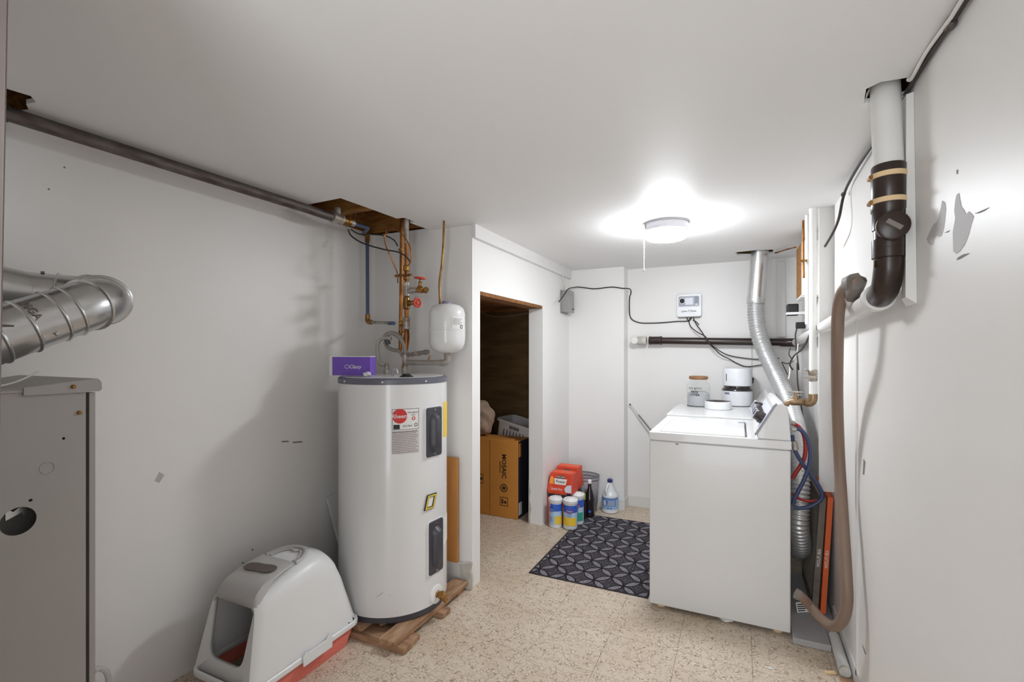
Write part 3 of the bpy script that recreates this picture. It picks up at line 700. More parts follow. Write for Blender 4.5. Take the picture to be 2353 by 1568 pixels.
def access_cover(u0, u1, vt, vb):
    a0, _ = pcyl(u0, (vt+vb)/2); a1, _ = pcyl(u1, (vt+vb)/2)
    ac = (a0+a1)/2; z1 = pcyl((u0+u1)/2, vt)[1]; z0 = pcyl((u0+u1)/2, vb)[1]
    n = Vector((math.cos(ac), math.sin(ac), 0)); uu = Vector((-math.sin(ac), math.cos(ac), 0))
    w = abs(a1-a0)*HR; h = z1-z0; zc = (z0+z1)/2
    o = hp(ac, HR-.006, zc)
    bm = B(); prism(bm, rrect(w+.008, h+.008, .014), o, uu, (0,0,1), n*.0075); wobj('cover_trim', bm, 'white', t)
    bm = B(); prism(bm, rrect(w, h, .012), o, uu, (0,0,1), n*.014); c_ = wobj('access_cover', bm, 'charcoal', t, bevel=.003)
    # raised rounded bulge
    bm = B(); rings = []
    for (sw, sh, e) in ((.62,.78,.013),(.54,.72,.024),(.36,.62,.036),(.32,.60,.038)):
        pr_ = rrect(w*sw, h*sh, w*sw*.49, 8); rings.append([bm.verts.new(o+uu*x+Vector((0,0,1))*y+n*e) for x, y in pr_])
    for r1, r2 in zip(rings, rings[1:]):
        m = len(r1)
        for k in range(m): bm.faces.new([r1[k], r1[(k+1)%m], r2[(k+1)%m], r2[k]])
    bm.faces.new(rings[-1]); wobj('bulge', bm, 'charcoal', c_, smooth=math.radians(50))
    for s_ in (-1, 1): wobj('screw', lt([(.0045,0),(.0045,.003)], o+Vector((0,0,s_*h*.45))+n*.014, n, 8), 'steel', c_)
access_cover(977, 1011, 936, 1049)
access_cover(983, 1014, 1196, 1317)
# printed labels, curved onto the jacket
def lab_fn(u, v, off):
    a, z = pcyl(u, v)
    return lambda x, y: hp(a+x/HR, HR+off, z+y)
a_l, _ = pcyl(900, 990); a_r, _ = pcyl(963, 990); z_t = pcyl(930, 939)[1]; z_m = pcyl(930, 990)[1]; z_b = pcyl(930, 1043)[1]
wobj('rating_label', cylpatch(B(), HX, HY, HR, a_l, a_r, z_m+.002, z_t), 'paper', t, smooth=SM)
wl = wobj('warning_label', cylpatch(B(), HX, HY, HR, a_l, a_r, z_b, z_m), 'papergrey', t, smooth=SM)
am = (a_l+a_r)/2; lw = (a_r-a_l)*HR; lh = z_t-z_m
def fn_l(x, y, off=.0018): return hp(am+x/HR, HR+off, (z_t+z_m)/2+y)
def sub2d(bm, n=2):
    bmesh.ops.subdivide_edges(bm, edges=bm.edges[:], cuts=n, use_grid_fill=True); return bm
wobj('label_border', mapped(sub2d(frame2d(B(), -lw/2+.002, lw/2-.002, -lh/2+.005, lh/2-.002, .0017), 4), fn_l), 'ink', t)
bm = disc2d(B(), lh*.33, -lw*.22, lh*.16, 28, r2=.001); wobj('red_emblem', mapped(bm, fn_l), 'inkred', t)
bm = text2d('Rheem', lh*.26); 
for v_ in bm.verts: v_.co.x += -lw*.21; v_.co.y += lh*.15
wobj('brand_lettering', mapped(bm, lambda x, y: fn_l(x, y, .0024)), 'paper', t)
bm = text2d('PERFORMANCE', lh*.075); 
for v_ in bm.verts: v_.co.x += lw*.27; v_.co.y += lh*.30
wobj('label_lettering', mapped(bm, fn_l), 'ink', t)
bm = text2d('& Plus', lh*.075)
for v_ in bm.verts: v_.co.x += lw*.27; v_.co.y += lh*.19
wobj('label_lettering', mapped(bm, fn_l), 'ink', t)
bm = disc2d(B(), lh*.085, lw*.28, lh*.03, 12, r2=lh*.05); wobj('label_mark', mapped(bm, fn_l), 'inkred', t)
bm = rect2d(B(), -lw*.44, -lw*.22, -lh*.42, -lh*.22); wobj('label_mark', mapped(bm, fn_l), 'ink', t)
bm = disc2d(B(), lh*.08, lw*.37, -lh*.27, 14, r2=lh*.055); wobj('label_mark', mapped(bm, fn_l), 'ink', t)
bm = text2d('ELECTRIC', lh*.10)
for v_ in bm.verts: v_.co.x += lw*.06; v_.co.y += -lh*.30
wobj('label_lettering', mapped(bm, fn_l), 'ink', t)
for k in range(13):
    z = z_m-.006-k*(z_m-z_b-.012)/12; a0 = a_l+.008; a1 = a_r-.008-random.random()*.06
    wobj('text_line', cylpatch(B(), HX, HY, HR+.0009, a0, a1, z-.0013, z+.0013, 6, .0003), 'smudge' if k else 'ink', wl)
a0, _ = pcyl(1018.5, 960); a1, _ = pcyl(1025.5, 960)
wobj('energy_guide', cylpatch(B(), HX, HY, HR, a0, a1+.2, pcyl(1019,1006)[1], pcyl(1019,925)[1], 8), 'yellow', t, smooth=SM)
a0, _ = pcyl(1016, 1210); wobj('side_label', cylpatch(B(), HX, HY, HR, a0, a0+.42, pcyl(1020,1252)[1], pcyl(1020,1190)[1], 8), 'paper', t, smooth=SM)
# drain valve
a, z = pcyl(1003, 1365); n = Vector((math.cos(a), math.sin(a), 0))
wobj('drain_escutcheon', lt([(.048,-.004),(.046,.003),(.03,.006)], hp(a,HR,z), n, 28), 'white', t, smooth=SM)
dvv = wobj('drain_valve', lt([(.016,0),(.018,.006),(.013,.012),(.016,.018),(.022,.03),(.02,.048),(.012,.056)], hp(a,HR,z), n, 16), 'brass', t, smooth=SM)
wobj('drain_spout', tb([hp(a,HR+.03,z), hp(a+.05,HR+.036,z-.022), hp(a+.07,HR+.046,z-.036)], [.011,.012,.014], 12), 'brass', dvv, smooth=SM)
# scuffs on the jacket
for (u0, v0, u1, v1) in ((864,1374,880,1363),(912,1403,914,1412),(893,1371,896,1366)):
    (a0, z0_), (a1, z1_) = pcyl(u0, v0), pcyl(u1, v1)
    bm = B(); vs = [bm.verts.new(hp(aa, HR+.0006, zz)) for aa, zz in ((a0,z0_),(a1,z1_),(a1,z1_+.003),(a0,z0_+.002))]; bm.faces.new(vs); wobj('scuff', bm, 'smudge', t)
# fittings on the heater top
ZT = HZ1+.009
nip = wobj('hot_nipple', lt([(.016,0),(.016,.03),(.012,.034),(.012,.06)], (HX-.075,HY+.03,ZT-.004), n=14), 'galv', t, smooth=SM)
wobj('cold_nipple', lt([(.017,0),(.017,.05),(.014,.054)], (rx+.002,YR-.02,ZT-.006), n=14), 'galv', t, smooth=SM)
wobj('junction_cover', lt([(.034,0),(.034,.006),(.02,.012),(.02,.018)], (HX+.16,HY-.10,ZT-.006), n=20), 'black', t, smooth=SM)
wobj('cable_clamp', tb([(HX+.09,HY-.12,ZT-.004),(HX+.095,HY-.12,ZT+.03),(HX+.112,HY-.12,ZT+.036),(HX+.12,HY-.12,ZT+.015)], .006, 8, 5), 'steel', t, smooth=SM)
# ---- flexible connectors and discharge pipework
zq = lambda u, v, y: py(u, v, y)
cable('flex_connector', [Vector((HX-.075,HY+.03,ZT+.05)), zq(872,835,2.06), zq(867,805,2.07), zq(870,785,2.09), zq(885,777,2.10), zq(899,779,2.11)], .0105, 'braid', 'braided white flexible hose bending up from the heater top beside the purple box', 'hose', 6, 12)
t = thing('copper_loop', 'greyish coiled pipe loop on top of the water heater under the valve riser', 'pipe', zq(905,800,2.12))
wobj('loop', tb([zq(884,777,2.11),zq(888,770,2.11),zq(902,766,2.12),zq(918,775,2.13),zq(928,792,2.14),zq(932,815,2.145)], .0125, 12, 6), 'greypipe', t, smooth=SM)
wobj('loop', tb([zq(884,785,2.12),zq(890,797,2.13),zq(902,804,2.14),zq(918,808,2.15),zq(930,825,2.15)], .0105, 12, 6), 'greypipe', t, smooth=SM)
wobj('band', tb([zq(886,776,2.108),zq(893,792,2.12)], .014, 12), 'charcoal', t, smooth=SM)
t = thing('discharge_pipe', 'grey pipe elbow joining the water heater to the hanging white expansion tank', 'pipe', zq(940,850,2.15))
cz = zq(930,835,YR).z
wobj('tee', tb([(rx,YR-.01,ZT+.03),(rx,YR-.01,cz+.05)], .0165, 14), 'galv', t, smooth=SM)
wobj('elbow_top', tb([(rx,YR-.01,cz+.04),zq(936,818,2.15),zq(931,806,2.15)], [.017,.018,.013], 12), 'galv', t, smooth=SM)
wobj('bleed_valve', tb([zq(938,816,2.14),zq(956,813,2.14),zq(985,809,2.13)], [.009,.012,.011], 12), 'gasketgrey', t, smooth=SM)
wobj('bleed_nut', lt([(.011,0),(.015,.003),(.015,.03),(.011,.034)], zq(954,813,2.14), (1,0,0), 6), 'galv', t)
wobj('bleed_nut', lt([(.01,0),(.014,.003),(.014,.02),(.009,.024)], zq(974,810,2.135), (1,0,0), 8), 'gasketgrey', t)
tkx, tky = -1.446, 2.215
wobj('cross_pipe', tb([(rx+.01,YR-.01,cz+.004),zq(975,834,2.16),zq(1015,834,2.20)], .0145, 14), 'greypipe', t, smooth=SM)
zc_ = zq(1015,834,2.20)
wobj('elbow', tb([zc_-Vector((.012,0,0)), zc_+Vector((.012,.004,0)), Vector((tkx,tky,zc_.z+.012)), Vector((tkx,tky,zc_.z+.05))], .018, 14, 5), 'greypipe', t, smooth=SM)
cable('relief_tube', [zq(988,815,2.12), zq(985,828,2.115)], .006, 'wood', 'short brownish tube stub hanging below the bleed valve', 'tube', 0)
t = thing('expansion_tank', 'small white expansion tank hanging by the corner above the water heater', 'tank', (tkx, tky, 1.33))
TR, tz1, tz0 = .0985, 1.612, 1.348
pr_ = [(.02,tz0-.003),(.055,tz0+.004),(.083,tz0+.022),(.096,tz0+.05),(TR,tz0+.075),(TR,tz0+.122),(TR+.002,tz0+.124),(TR+.002,tz0+.130),(TR,tz0+.132),(TR,tz1-.055),(.093,tz1-.028),(.075,tz1-.008),(.05,tz1),(.02,tz1+.002)]
wobj('vessel', lt(pr_, (tkx,tky,0), n=44), 'enamel', t, smooth=SM)
wobj('air_cap', lt([(.026,0),(.026,.012),(.02,.018)], (tkx-.005,tky,tz1), n=20), 'capgrey', t, smooth=SM)
wobj('nipple', lt([(.014,0),(.014,.04)], (tkx,tky,tz0-.036), n=14), 'galv', t)
ca = math.atan2(-tky, -tkx)   # towards the viewer
wobj('label', cylpatch(B(), tkx, tky, TR+.0004, ca+.25, ca+1.1, tz1-.145, tz1-.07, 8), 'paper', t, smooth=SM)
for k in range(6): wobj('text_line', cylpatch(B(), tkx, tky, TR+.0013, ca+.30, ca+.95-.1*(k%3), tz1-.085-k*.006, tz1-.083-k*.006, 6, .0003), 'smudge', t)
bm = disc2d(B(), .011, 0, 0, 16, r2=.007); wobj('maker_mark', mapped(bm, lambda x, y: Vector((tkx+(TR+.002)*math.cos(ca+.86+x/TR), tky+(TR+.002)*math.sin(ca+.86+x/TR), tz1-.125+y))), 'ink', t)
# ---- things on the heater
zb_ = HZ1+.0078
pl = pcyl(776, 866); c0 = Vector((-1.872, 1.868, zb_))
t = thing('purple_box', 'purple and white cardboard packet standing on top of the water heater', 'box', (-1.79,1.875,zb_+.0005), rz=math.radians(14))
w2, d2, h2 = .105, .03, .100
obj('carton', bx(-w2-.018, w2, -d2, d2, 0, h2), 'paper', t, bevel=.002)
obj('front_panel', bx(-w2, w2+.0008, -d2-.0008, d2-.001, 0.002, h2-.004), 'purple', t)
bm = text2d('Classy', .026, shear=.2); 
for v_ in bm.verts: v_.co.x += .028
obj('lettering', mapped(bm, lambda x, y: Vector((x-.005, -d2-.0016, h2*.46+y))), 'paper', t)
bm = disc2d(B(), .013, -.022, 0, 20, r2=.0105); obj('logo', mapped(bm, lambda x, y: Vector((x, -d2-.0016, h2*.47+y*.8))), 'paper', t)
def crumple(name, c, r, mat, label, cat, sc=(1,1,.6)):
    bm = B(); bmesh.ops.create_icosphere(bm, subdivisions=3, radius=r)
    for v_ in bm.verts:
        k = 1+.35*math.sin(v_.co.x*170+v_.co.y*90)*math.sin(v_.co.z*150+v_.co.x*60)
        v_.co = Vector((v_.co.x*k*sc[0], v_.co.y*k*sc[1], v_.co.z*k*sc[2]))
    zmin = min(v_.co.z for v_ in bm.verts)
    for v_ in bm.verts: v_.co = v_.co+Vector((c[0], c[1], c[2]-zmin))
    return tag(obj(name, bm, mat, smooth=SM), label, cat)
crumple('paper_scrap', (-1.665, 1.832, zb_+.0005), .02, 'paper', 'small crumpled white scrap on the heater top beside the purple box', 'scrap', (1.2,.8,.6))
# magnetic frame on the heater front
a, z = pcyl(988, 1153); n = Vector((math.cos(a), math.sin(a), 0)); uu = Vector((-math.sin(a), math.cos(a), 0))
t = thing('magnetic_frame', 'small yellow and black frame stuck on the front of the water heater', 'magnet', hp(a, HR, z))
o_ = hp(a, HR+.001, z); sk = Vector((0,0,1))+uu*.28
def fr(w, h, cut, th, mat, nm, e):
    bm = B(); holed_plate(bm, [(-w,-h),(w,-h),(w,h),(-w,h)], [[(-cut[0],-cut[1]),(cut[0],-cut[1]),(cut[0],cut[1]),(-cut[0],cut[1])]], o_+n*e, uu, sk, n*th); wobj(nm, bm, mat, t)
fr(.031,.036,(.017,.023),.006,'ink','border',.0); fr(.028,.033,(.0195,.0255),.0075,'magnetyellow','frame',.0)
bm = B(); prism(bm, [(-.017,-.023),(.017,-.023),(.017,.023),(-.017,.023)], o_, uu, sk, n*.002); wobj('insert', bm, 'paper', t)
# ---- pallet boards under the heater
t = thing('wooden_pallet', 'rough old pallet boards lying crosswise under the water heater', 'pallet', (-1.65, 2.0, 0))
def board(x0, x1, y0, y1, z0, z1, mat):
    return wobj('board', bx(x0, x1, y0, y1, z0, z1), mat, t, bevel=.0025)
board(-1.92, -1.348, 1.715, 1.79, 0.001, .028, 'woodx')
board(-1.93, -1.356, 1.792, 1.845, 0.001, .026, 'woodx')
board(-1.92, -1.352, 2.035, 2.105, 0.001, .028, 'woodx')
board(-1.94, -1.40, 2.255, 2.315, 0.001, .026, 'woodx')
board(-1.478, -1.388, 1.70, 2.34, .029, .056, 'wood')
board(-1.70, -1.61, 1.735, 2.34, .029, .058, 'wood')
board(-1.92, -1.83, 1.73, 2.34, .029, .058, 'wood')
crumple('wood_scrap', (-1.56, 1.83, .029), .022, 'wood', 'splintered wood scrap wedged among the pallet boards', 'scrap')
# ---- boards leaning by the heater
bm = B(); prism(bm, [(0,0),(.10,0),(.10,.60),(0,.60)], (-1.575, YS-.045, .142), (1,0,0), (0,.04,1), (0,.010,0))
bm.free(); bm = bx(-1.575, py(1050,1150,YS-.04).x, YS-.036, YS-.0225, .139, .742)
tag(obj('hardboard_panel', bm, 'plyorange', bevel=.0015), 'upright orange-brown hardboard strip behind the water heater', 'board')
bm = B(); p0 = px(757,1150,XL+.05); p1 = px(775,1300,XL+.05)
hexa(bm, [(XL+.11,2.055,.001),(XL+.125,2.055,.001),(XL+.125,2.30,.001),(XL+.11,2.30,.001)], [(XL+.004,1.975,.535),(XL+.019,1.975,.535),(XL+.019,2.22,.56),(XL+.004,2.22,.56)])
tag(obj('white_board', bm, 'trimwhite'), 'thin pale board leaning on the wall left of the water heater', 'board')
bm = B(); hexa(bm, [(XL+.135,2.14,.001),(XL+.147,2.14,.001),(XL+.147,2.20,.001),(XL+.135,2.20,.001)], [(XL+.034,2.235,.50),(XL+.046,2.235,.50),(XL+.046,2.295,.50),(XL+.034,2.295,.50)])
tag(obj('wood_lath', bm, 'wood'), 'thin wooden lath leaning crosswise against the pale board', 'board')
# ================================================================== LITTER BOX
LCX = -1.7825
def polar(poly, c, N=56):
    out = []
    for k in range(N):
        a = -PI/2+2*PI*(k+.5)/N; d = (math.cos(a), math.sin(a)); best = None
        for i in range(len(poly)):
            x1, y1 = poly[i][0]-c[0], poly[i][1]-c[1]; x2, y2 = poly[(i+1)%len(poly)][0]-c[0], poly[(i+1)%len(poly)][1]-c[1]
            ex, ey = x2-x1, y2-y1; den = d[0]*ey-d[1]*ex
            if abs(den) < 1e-12: continue
            t_ = (x1*ey-y1*ex)/den; s_ = (x1*d[1]-y1*d[0])/den
            if t_ > 0 and -1e-6 <= s_ <= 1+1e-6 and (best is None or t_ > best): best = t_
        out.append((c[0]+d[0]*best, c[1]+d[1]*best))
    return out
def rtrap(wb, wt, z0, z1, r, rb=.002):
    """trapezoid with rounded corners: bottom half width wb, top wt"""
    P_ = [(wb,z0,rb),(wt,z1,r),(-wt,z1,r),(-wb,z0,rb)]; out = []
    for i in range(4):
        p0, p1, p2 = [Vector((P_[(i+k)%4][0], P_[(i+k)%4][1], 0)) for k in (-1,0,1)]; rr = P_[i][2]
        a = (p0-p1).normalized(); b = (p2-p1).normalized()
        for k in range(7):
            t_ = k/6; s1 = p1+a*rr*1.3; s2 = p1+b*rr*1.3
            q_ = s1*(1-t_)**2+p1*2*t_*(1-t_)+s2*t_**2; out.append((q_.x, q_.y))
    return out
t = thing('litter_box', 'white hooded cat litter box with a coral-coloured pan beside the water heater', 'litter box', (LCX, 1.44, 0))
ZB = .098
secs = [(1.166, 0.2, 0.3943, 0.16, 0.122, 0.045), (1.176, 0.21, 0.4068, 0.168, 0.132, 0.05), (1.2, 0.21, 0.4184, 0.172, 0.136, 0.055), (1.27, 0.18, 0.4357, 0.174, 0.138, 0.06), (1.4, 0.11, 0.4589, 0.174, 0.138, 0.06), (1.51, 0.04, 0.4686, 0.174, 0.136, 0.065), (1.6, -0.05, 0.457, 0.172, 0.132, 0.07), (1.655, -0.12, 0.428, 0.17, 0.126, 0.075), (1.69, -0.18, 0.3846, 0.166, 0.118, 0.075), (1.712, -0.22, 0.3219, 0.158, 0.108, 0.07), (1.722, -0.24, 0.2447, 0.145, 0.095, 0.05), (1.726, -0.25, 0.1771, 0.125, 0.085, 0.025)]
bm = B(); loops = []; NP = 128
for (yb, k, zt, wb, wt, r) in secs:
    lo = polar(rtrap(wb, wt, ZB, zt, r), (0, ZB+(zt-ZB)*.45), NP)
    loops.append([bm.verts.new((LCX+x, yb+(z-ZB)*k, z)) for x, z in lo])
for a, b in zip(loops, loops[1:]):
    for k in range(NP):
        q4 = [a[k], a[(k+1)%NP], b[(k+1)%NP], b[k]]
        if all(v.co.z < ZB+.003 for v in q4): continue
        bm.faces.new(q4)
bm.faces.new(loops[-1])
yb, kk, zt, wb, wt, r = secs[0]; cz_ = ZB+(zt-ZB)*.45
op = polar(rtrap(.098, .116, .158, .380, .02, .035), (0, cz_), NP)
ov = [bm.verts.new((LCX+x, yb+(z-ZB)*kk+.004, z)) for x, z in op]
for k in range(NP): bm.faces.new([loops[0][k], loops[0][(k+1)%NP], ov[(k+1)%NP], ov[k]])
ov2 = [bm.verts.new((v.co.x, v.co.y+.012, v.co.z)) for v in ov]
for k in range(NP): bm.faces.new([ov[k], ov[(k+1)%NP], ov2[(k+1)%NP], ov2[k]])
hood = wobj('hood', bm, 'litterwhite', t, smooth=math.radians(40), solid=.0025)
bm = holed_plate(B(), [(LCX+x, 1.4435+y) for x, y in rrect(.362, .586, .06, 8)], [[(LCX+x, 1.4435+y) for x, y in rrect(.335, .556, .05, 8)]], (0,0,.084), (1,0,0), (0,1,0), (0,0,.028))
wobj('rim', bm, 'litterwhite', t, bevel=.008, seg=3)
bm = B(); l0 = [(LCX+x, 1.4435+y, .001) for x, y in rrect(.300, .50, .05, 8)]; l1 = [(LCX+x, 1.4435+y, .088) for x, y in rrect(.338, .556, .055, 8)]
v0 = [bm.verts.new(p) for p in l0]; v1 = [bm.verts.new(p) for p in l1]; m = len(v0)
for k in range(m): bm.faces.new([v0[k], v0[(k+1)%m], v1[(k+1)%m], v1[k]])
bm.faces.new(v0[::-1]); wobj('pan', bm, 'coral', t, smooth=SM, solid=.002)
bm = B(); l0 = [(LCX+x, 1.4435+y, .006) for x, y in rrect(.29, .49, .05, 6)]; l1 = [(LCX+x, 1.4435+y, .036+.008*math.sin(x*30)*math.cos(y*25)) for x, y in rrect(.305, .51, .05, 6)]
tag(wobj('litter', hexa(bm, l0, l1), 'litter', t), kind=None)
# smoky visor, filter slot and carry handle on the hood
vp = [(1.222,.379,.121),(1.232,.405,.122),(1.246,.424,.120),(1.268,.442,.116),(1.31,.457,.110),(1.37,.470,.104),(1.415,.478,.100)]
bm = B(); rows = []
for (y_, z_, w_) in vp:
    rows.append([bm.verts.new((LCX+w_*s_, y_, z_-.030*max(0,abs(s_)-.86)/.14*(1 if y_ < 1.3 else .25))) for s_ in (-1,-.93,-.86,-.4,0,.4,.86,.93,1)])
for a, b in zip(rows, rows[1:]):
    for k in range(8): bm.faces.new([a[k], a[k+1], b[k+1], b[k]])
for v_ in bm.verts: v_.co.z += .004-.035*(v_.co.z-.098)
vis = wobj('visor', bm, 'littergrey', t, smooth=SM, solid=-.005)
def top_z(y_):
    P_ = [(1.24,.428),(1.27,.446),(1.31,.461),(1.37,.474),(1.415,.482),(1.47,.486),(1.52,.487),(1.58,.482),(1.64,.466)]
    for (a, za), (b, zb__) in zip(P_, P_[1:]):
        if a <= y_ <= b: return .098+(za+(zb__-za)*(y_-a)/(b-a)-.098)*.965
    return P_[0][1] if y_ < P_[0][0] else P_[-1][1]
bm = B(); pts = []
for k in range(32):
    a = 2*PI*k/32; x = .066*math.cos(a); y_ = 1.335+(.017+.008*abs(math.cos(a)))*math.copysign(abs(math.sin(a))**.75, math.sin(a))+.007*math.cos(a); pts.append((LCX+x*1.2, 1.335+(y_-1.335)*1.25, top_z(1.335)+.0105+(y_-1.335)*1.25*.21))
hexa(bm, pts, [(x, y_, z+.0015) for x, y_, z in pts]); wobj('filter_slot', bm, 'litterdark', vis)
hd = [(LCX+.090*math.cos(a), 1.432+.105*math.sin(a), top_z(1.432+.105*math.sin(a))+.001-.010*abs(math.cos(a))**3) for a in [PI*k/22 for k in range(23)]]
bm = tb(hd, .0085, 8); hnd = wobj('carry_handle', bm, 'littergrey', t, smooth=SM)
hd2 = [(LCX+.070*math.cos(a), 1.437+.078*math.sin(a)-(.014 if abs(k-11) < 2 else 0), top_z(1.437+.078*math.sin(a))-.001-.006*abs(math.cos(a))**3) for k, a in enumerate([PI*k/22 for k in range(23)])]
wobj('handle_inset', tb(hd2, .0045, 8), 'littergrey', hnd, smooth=SM)
pts = [(LCX+.060*math.cos(a), 1.437+.066*max(0,math.sin(a))) for a in [2*PI*k/28 for k in range(28)]]
ll = px(730, 1487, -1.60).y
for s_ in (1,):
    bm = B(); x0 = LCX+s_*.1815
    prism(bm, [(-.075,.072),(.075,.072),(.078,.112),(.062,.138),(.045,.118),(-.045,.118),(-.062,.128),(-.078,.112)], (x0, ll, 0), (0,1,0), (0,0,1), (s_*.007,0,0))
    lat = wobj('latch', bm, 'litterwhite', t, bevel=.002)
    wobj('latch_slot', bx(x0+.0065, x0+.0092, ll-.02, ll+.02, .082, .085), 'litterwhite', lat)
# ================================================================== CLOSET CONTENTS
BXR, BYF, BH = -1.612, 3.500, .630
t = thing('cardboard_box', 'tall orange-brown cardboard box with dark printing in the closet doorway', 'box', (-1.82, 3.6, 0))
wobj('carton', bx(-2.06, BXR, BYF, BYF+.22, .001, BH), 'cardboard', t, bevel=.003)
wobj('side_panel', bx(BXR+.0002, BXR+.0016, BYF+.008, BYF+.218, .004, BH-.004), 'navy', t)
wobj('side_sticker', bx(BXR+.0018, BXR+.0026, BYF+.015, BYF+.06, BH-.13, BH-.02), 'cardboard', t); wobj('side_sticker', bx(BXR+.0018, BXR+.0026, BYF+.015, BYF+.075, .03, .13), 'paper', t)
def on_front(x, z): return Vector((x, BYF-.0012, z))
gx = py(1158, 1080, BYF).x
bm = text2d('MOSAIC', .054, 1.0, 0, .03); wobj('lettering', mapped(bm, lambda x, y: on_front(gx+y, py(1158,1072,BYF).z-x)), 'inkbrown', t)
bm = text2d('ESPRESSO', .022); wobj('lettering', mapped(bm, lambda x, y: on_front(gx-.035+y, py(1158,1075,BYF).z-x)), 'inkbrown', t)
zc1 = py(1158,1122,BYF).z; bm = disc2d(B(), .034, 0, 0, 24, r2=.026); disc2d(bm, .017); wobj('printed_emblem', mapped(bm, lambda x, y: on_front(gx+x, zc1+y)), 'inkbrown', t)
zc2 = py(1158,1153,BYF).z; bm = frame2d(B(), -.036, .036, -.036, .036, .005); disc2d(bm, .012, .012, -.005); rect2d(bm, -.022, -.006, -.02, .02); wobj('printed_mark', mapped(bm, lambda x, y: on_front(gx+x, zc2+y)), 'inkbrown', t)
gx2 = py(1106, 1100, BYF).x; bm = frame2d(B(), -.03, .02, -.04, .04, .005); disc2d(bm, .012); wobj('printed_mark', mapped(bm, lambda x, y: on_front(gx2+x, py(1106,1100,BYF).z+y)), 'inkbrown', t)
wobj('tape_seam', bx(py(1126,1100,BYF).x-.002, py(1126,1100,BYF).x, BYF-.0008, BYF-.0001, .004, BH-.004), 'inkbrown', t)
bm = B(); hexa(bm, [(-2.05,BYF+.01,BH),(BXR-.06,BYF+.005,BH),(BXR-.06,BYF+.10,BH),(-2.05,BYF+.10,BH)], [(-2.05,BYF+.01,BH+.003),(BXR-.06,BYF+.005,BH+.012),(BXR-.06,BYF+.10,BH+.004),(-2.05,BYF+.10,BH+.003)]); wobj('top_flap', bm, 'cardboard', t)
# white laundry basket standing behind the carton, tilted
bk = thing('laundry_basket', 'white plastic laundry basket with slotted sides behind the cardboard box', 'basket', (-1.875, 3.885, .042), rot=(0, .20, math.radians(-6)))
def tub(bm, hx0, hy0, hx1, hy1, z0, z1, r=.03):
    a = [bm.verts.new((x, y, z0)) for x, y in rrect(hx0*2, hy0*2, r)]; b = [bm.verts.new((x, y, z1)) for x, y in rrect(hx1*2, hy1*2, r)]
    m = len(a)
    for k in range(m): bm.faces.new([a[k], a[(k+1)%m], b[(k+1)%m], b[k]])
    bm.faces.new(a[::-1]); return bm
bm = tub(B(), .14, .105, .175, .135, .001, .70)
fr0 = [f for f in bm.faces if abs(f.normal.z) < .9 and f.calc_center_median().y < -.11 and f.calc_area() > .05]
bmesh.ops.delete(bm, geom=fr0, context='FACES_ONLY'); obj('tub', bm, 'basketwhite', bk, solid=.003)
obj('rim', holed_plate(B(), rrect(.385, .31, .05), [rrect(.342, .262, .04)], (0,0,.69), (1,0,0), (0,1,0), (0,0,.022)), 'basketwhite', bk, bevel=.004)
fv = Vector((0, -.030, .699)); sl = [[(-.13+k*.0325-.006, .40/.7+r_*.125), (-.13+k*.0325+.006, .40/.7+r_*.125), (-.13+k*.0325+.006, .40/.7+r_*.125+.085), (-.13+k*.0325-.006, .40/.7+r_*.125+.085)] for r_ in range(3) for k in range(9)]
obj('slotted_side', holed_plate(B(), [(-.11,0),(.11,0),(.145,1),(-.145,1)], [q_ for q_ in sl if all(abs(a) < .11+.035*b-.006 for a, b in q_)]+[[(-.05,.925),(.05,.925),(.05,.965),(-.05,.965)]], (0,-.105,.001), (1,0,0), fv, (0,.003,0)), 'basketwhite', bk)
# soft bag on the carton
def blob(name, c, s_, mat, label, cat, seed=0, base_z=None):
    bm = B(); bmesh.ops.create_icosphere(bm, subdivisions=4, radius=1)
    for v in bm.verts:
        k = 1+.10*math.sin(v.co.x*5+seed)*math.cos(v.co.z*6+seed*2)+.06*math.sin(v.co.y*11+v.co.z*9+seed)
        v.co = Vector((c[0]+v.co.x*s_[0]*k, c[1]+v.co.y*s_[1]*k, c[2]+v.co.z*s_[2]*k))
    zm = min(v.co.z for v in bm.verts)
    if base_z is not None:
        for v in bm.verts: v.co.z += base_z-zm
    return tag(obj(name, bm, mat, smooth=SM), label, cat)
blob('fabric_bag', (-2.0, 3.60, .76), (.115,.07,.15), 'fabric', 'pale patterned fabric bag on top of the cardboard box', 'bag', 1.0, BH+.006)
blob('brown_bag', (-2.13, 3.90, .36), (.085,.11,.40), 'fabricdark', 'dim brown sack standing behind the cardboard box in the closet', 'bag', 2.3, .001)
cable('closet_cable', [py(1104,718,4.05), py(1130,727,4.05), py(1170,726,4.05), py(1214,719,4.05)], .005, 'fabric', 'pale cable sagging across the closet just below its ceiling')
# ================================================================== DOORWAY CLEANING SUPPLIES
def face(px_, py_): return math.atan2(-py_, -px_)
t = thing('pad_refill_box', 'orange and blue cleaning pad box standing by the doorway jamb', 'box', (-1.30, 3.71, 0))
wobj('carton', bx(-1.378, -1.222, 3.562, 3.868, .001, .245), 'orange', t, bevel=.002)
wobj('side_panel', bx(-1.2218, -1.2205, 3.566, 3.864, .004, .242), 'bluebox', t)
wobj('dark_band', bx(-1.377, -1.223, 3.5605, 3.5618, .205, .232), 'navy', t)
bm = text2d('QUICK', .02); wobj('lettering', mapped(bm, lambda x, y: Vector((-1.29+x, 3.5598, .218+y))), 'paper', t)
bm = disc2d(B(), .045, 0, 0, 20); wobj('printed_sun', mapped(bm, lambda x, y: Vector((-1.28+x, 3.5605, .10+max(y,-.02)))), 'orange2', t)
bm = B(); prism(bm, [(0,.02),(.016,.0),(.01,.03),(.03,.02),(.02,.045),(0,.05)], (-1.2203,3.70,.15), (0,1,0), (0,0,1), (.0006,0,0)); wobj('printed_splash', bm, 'paper', t)
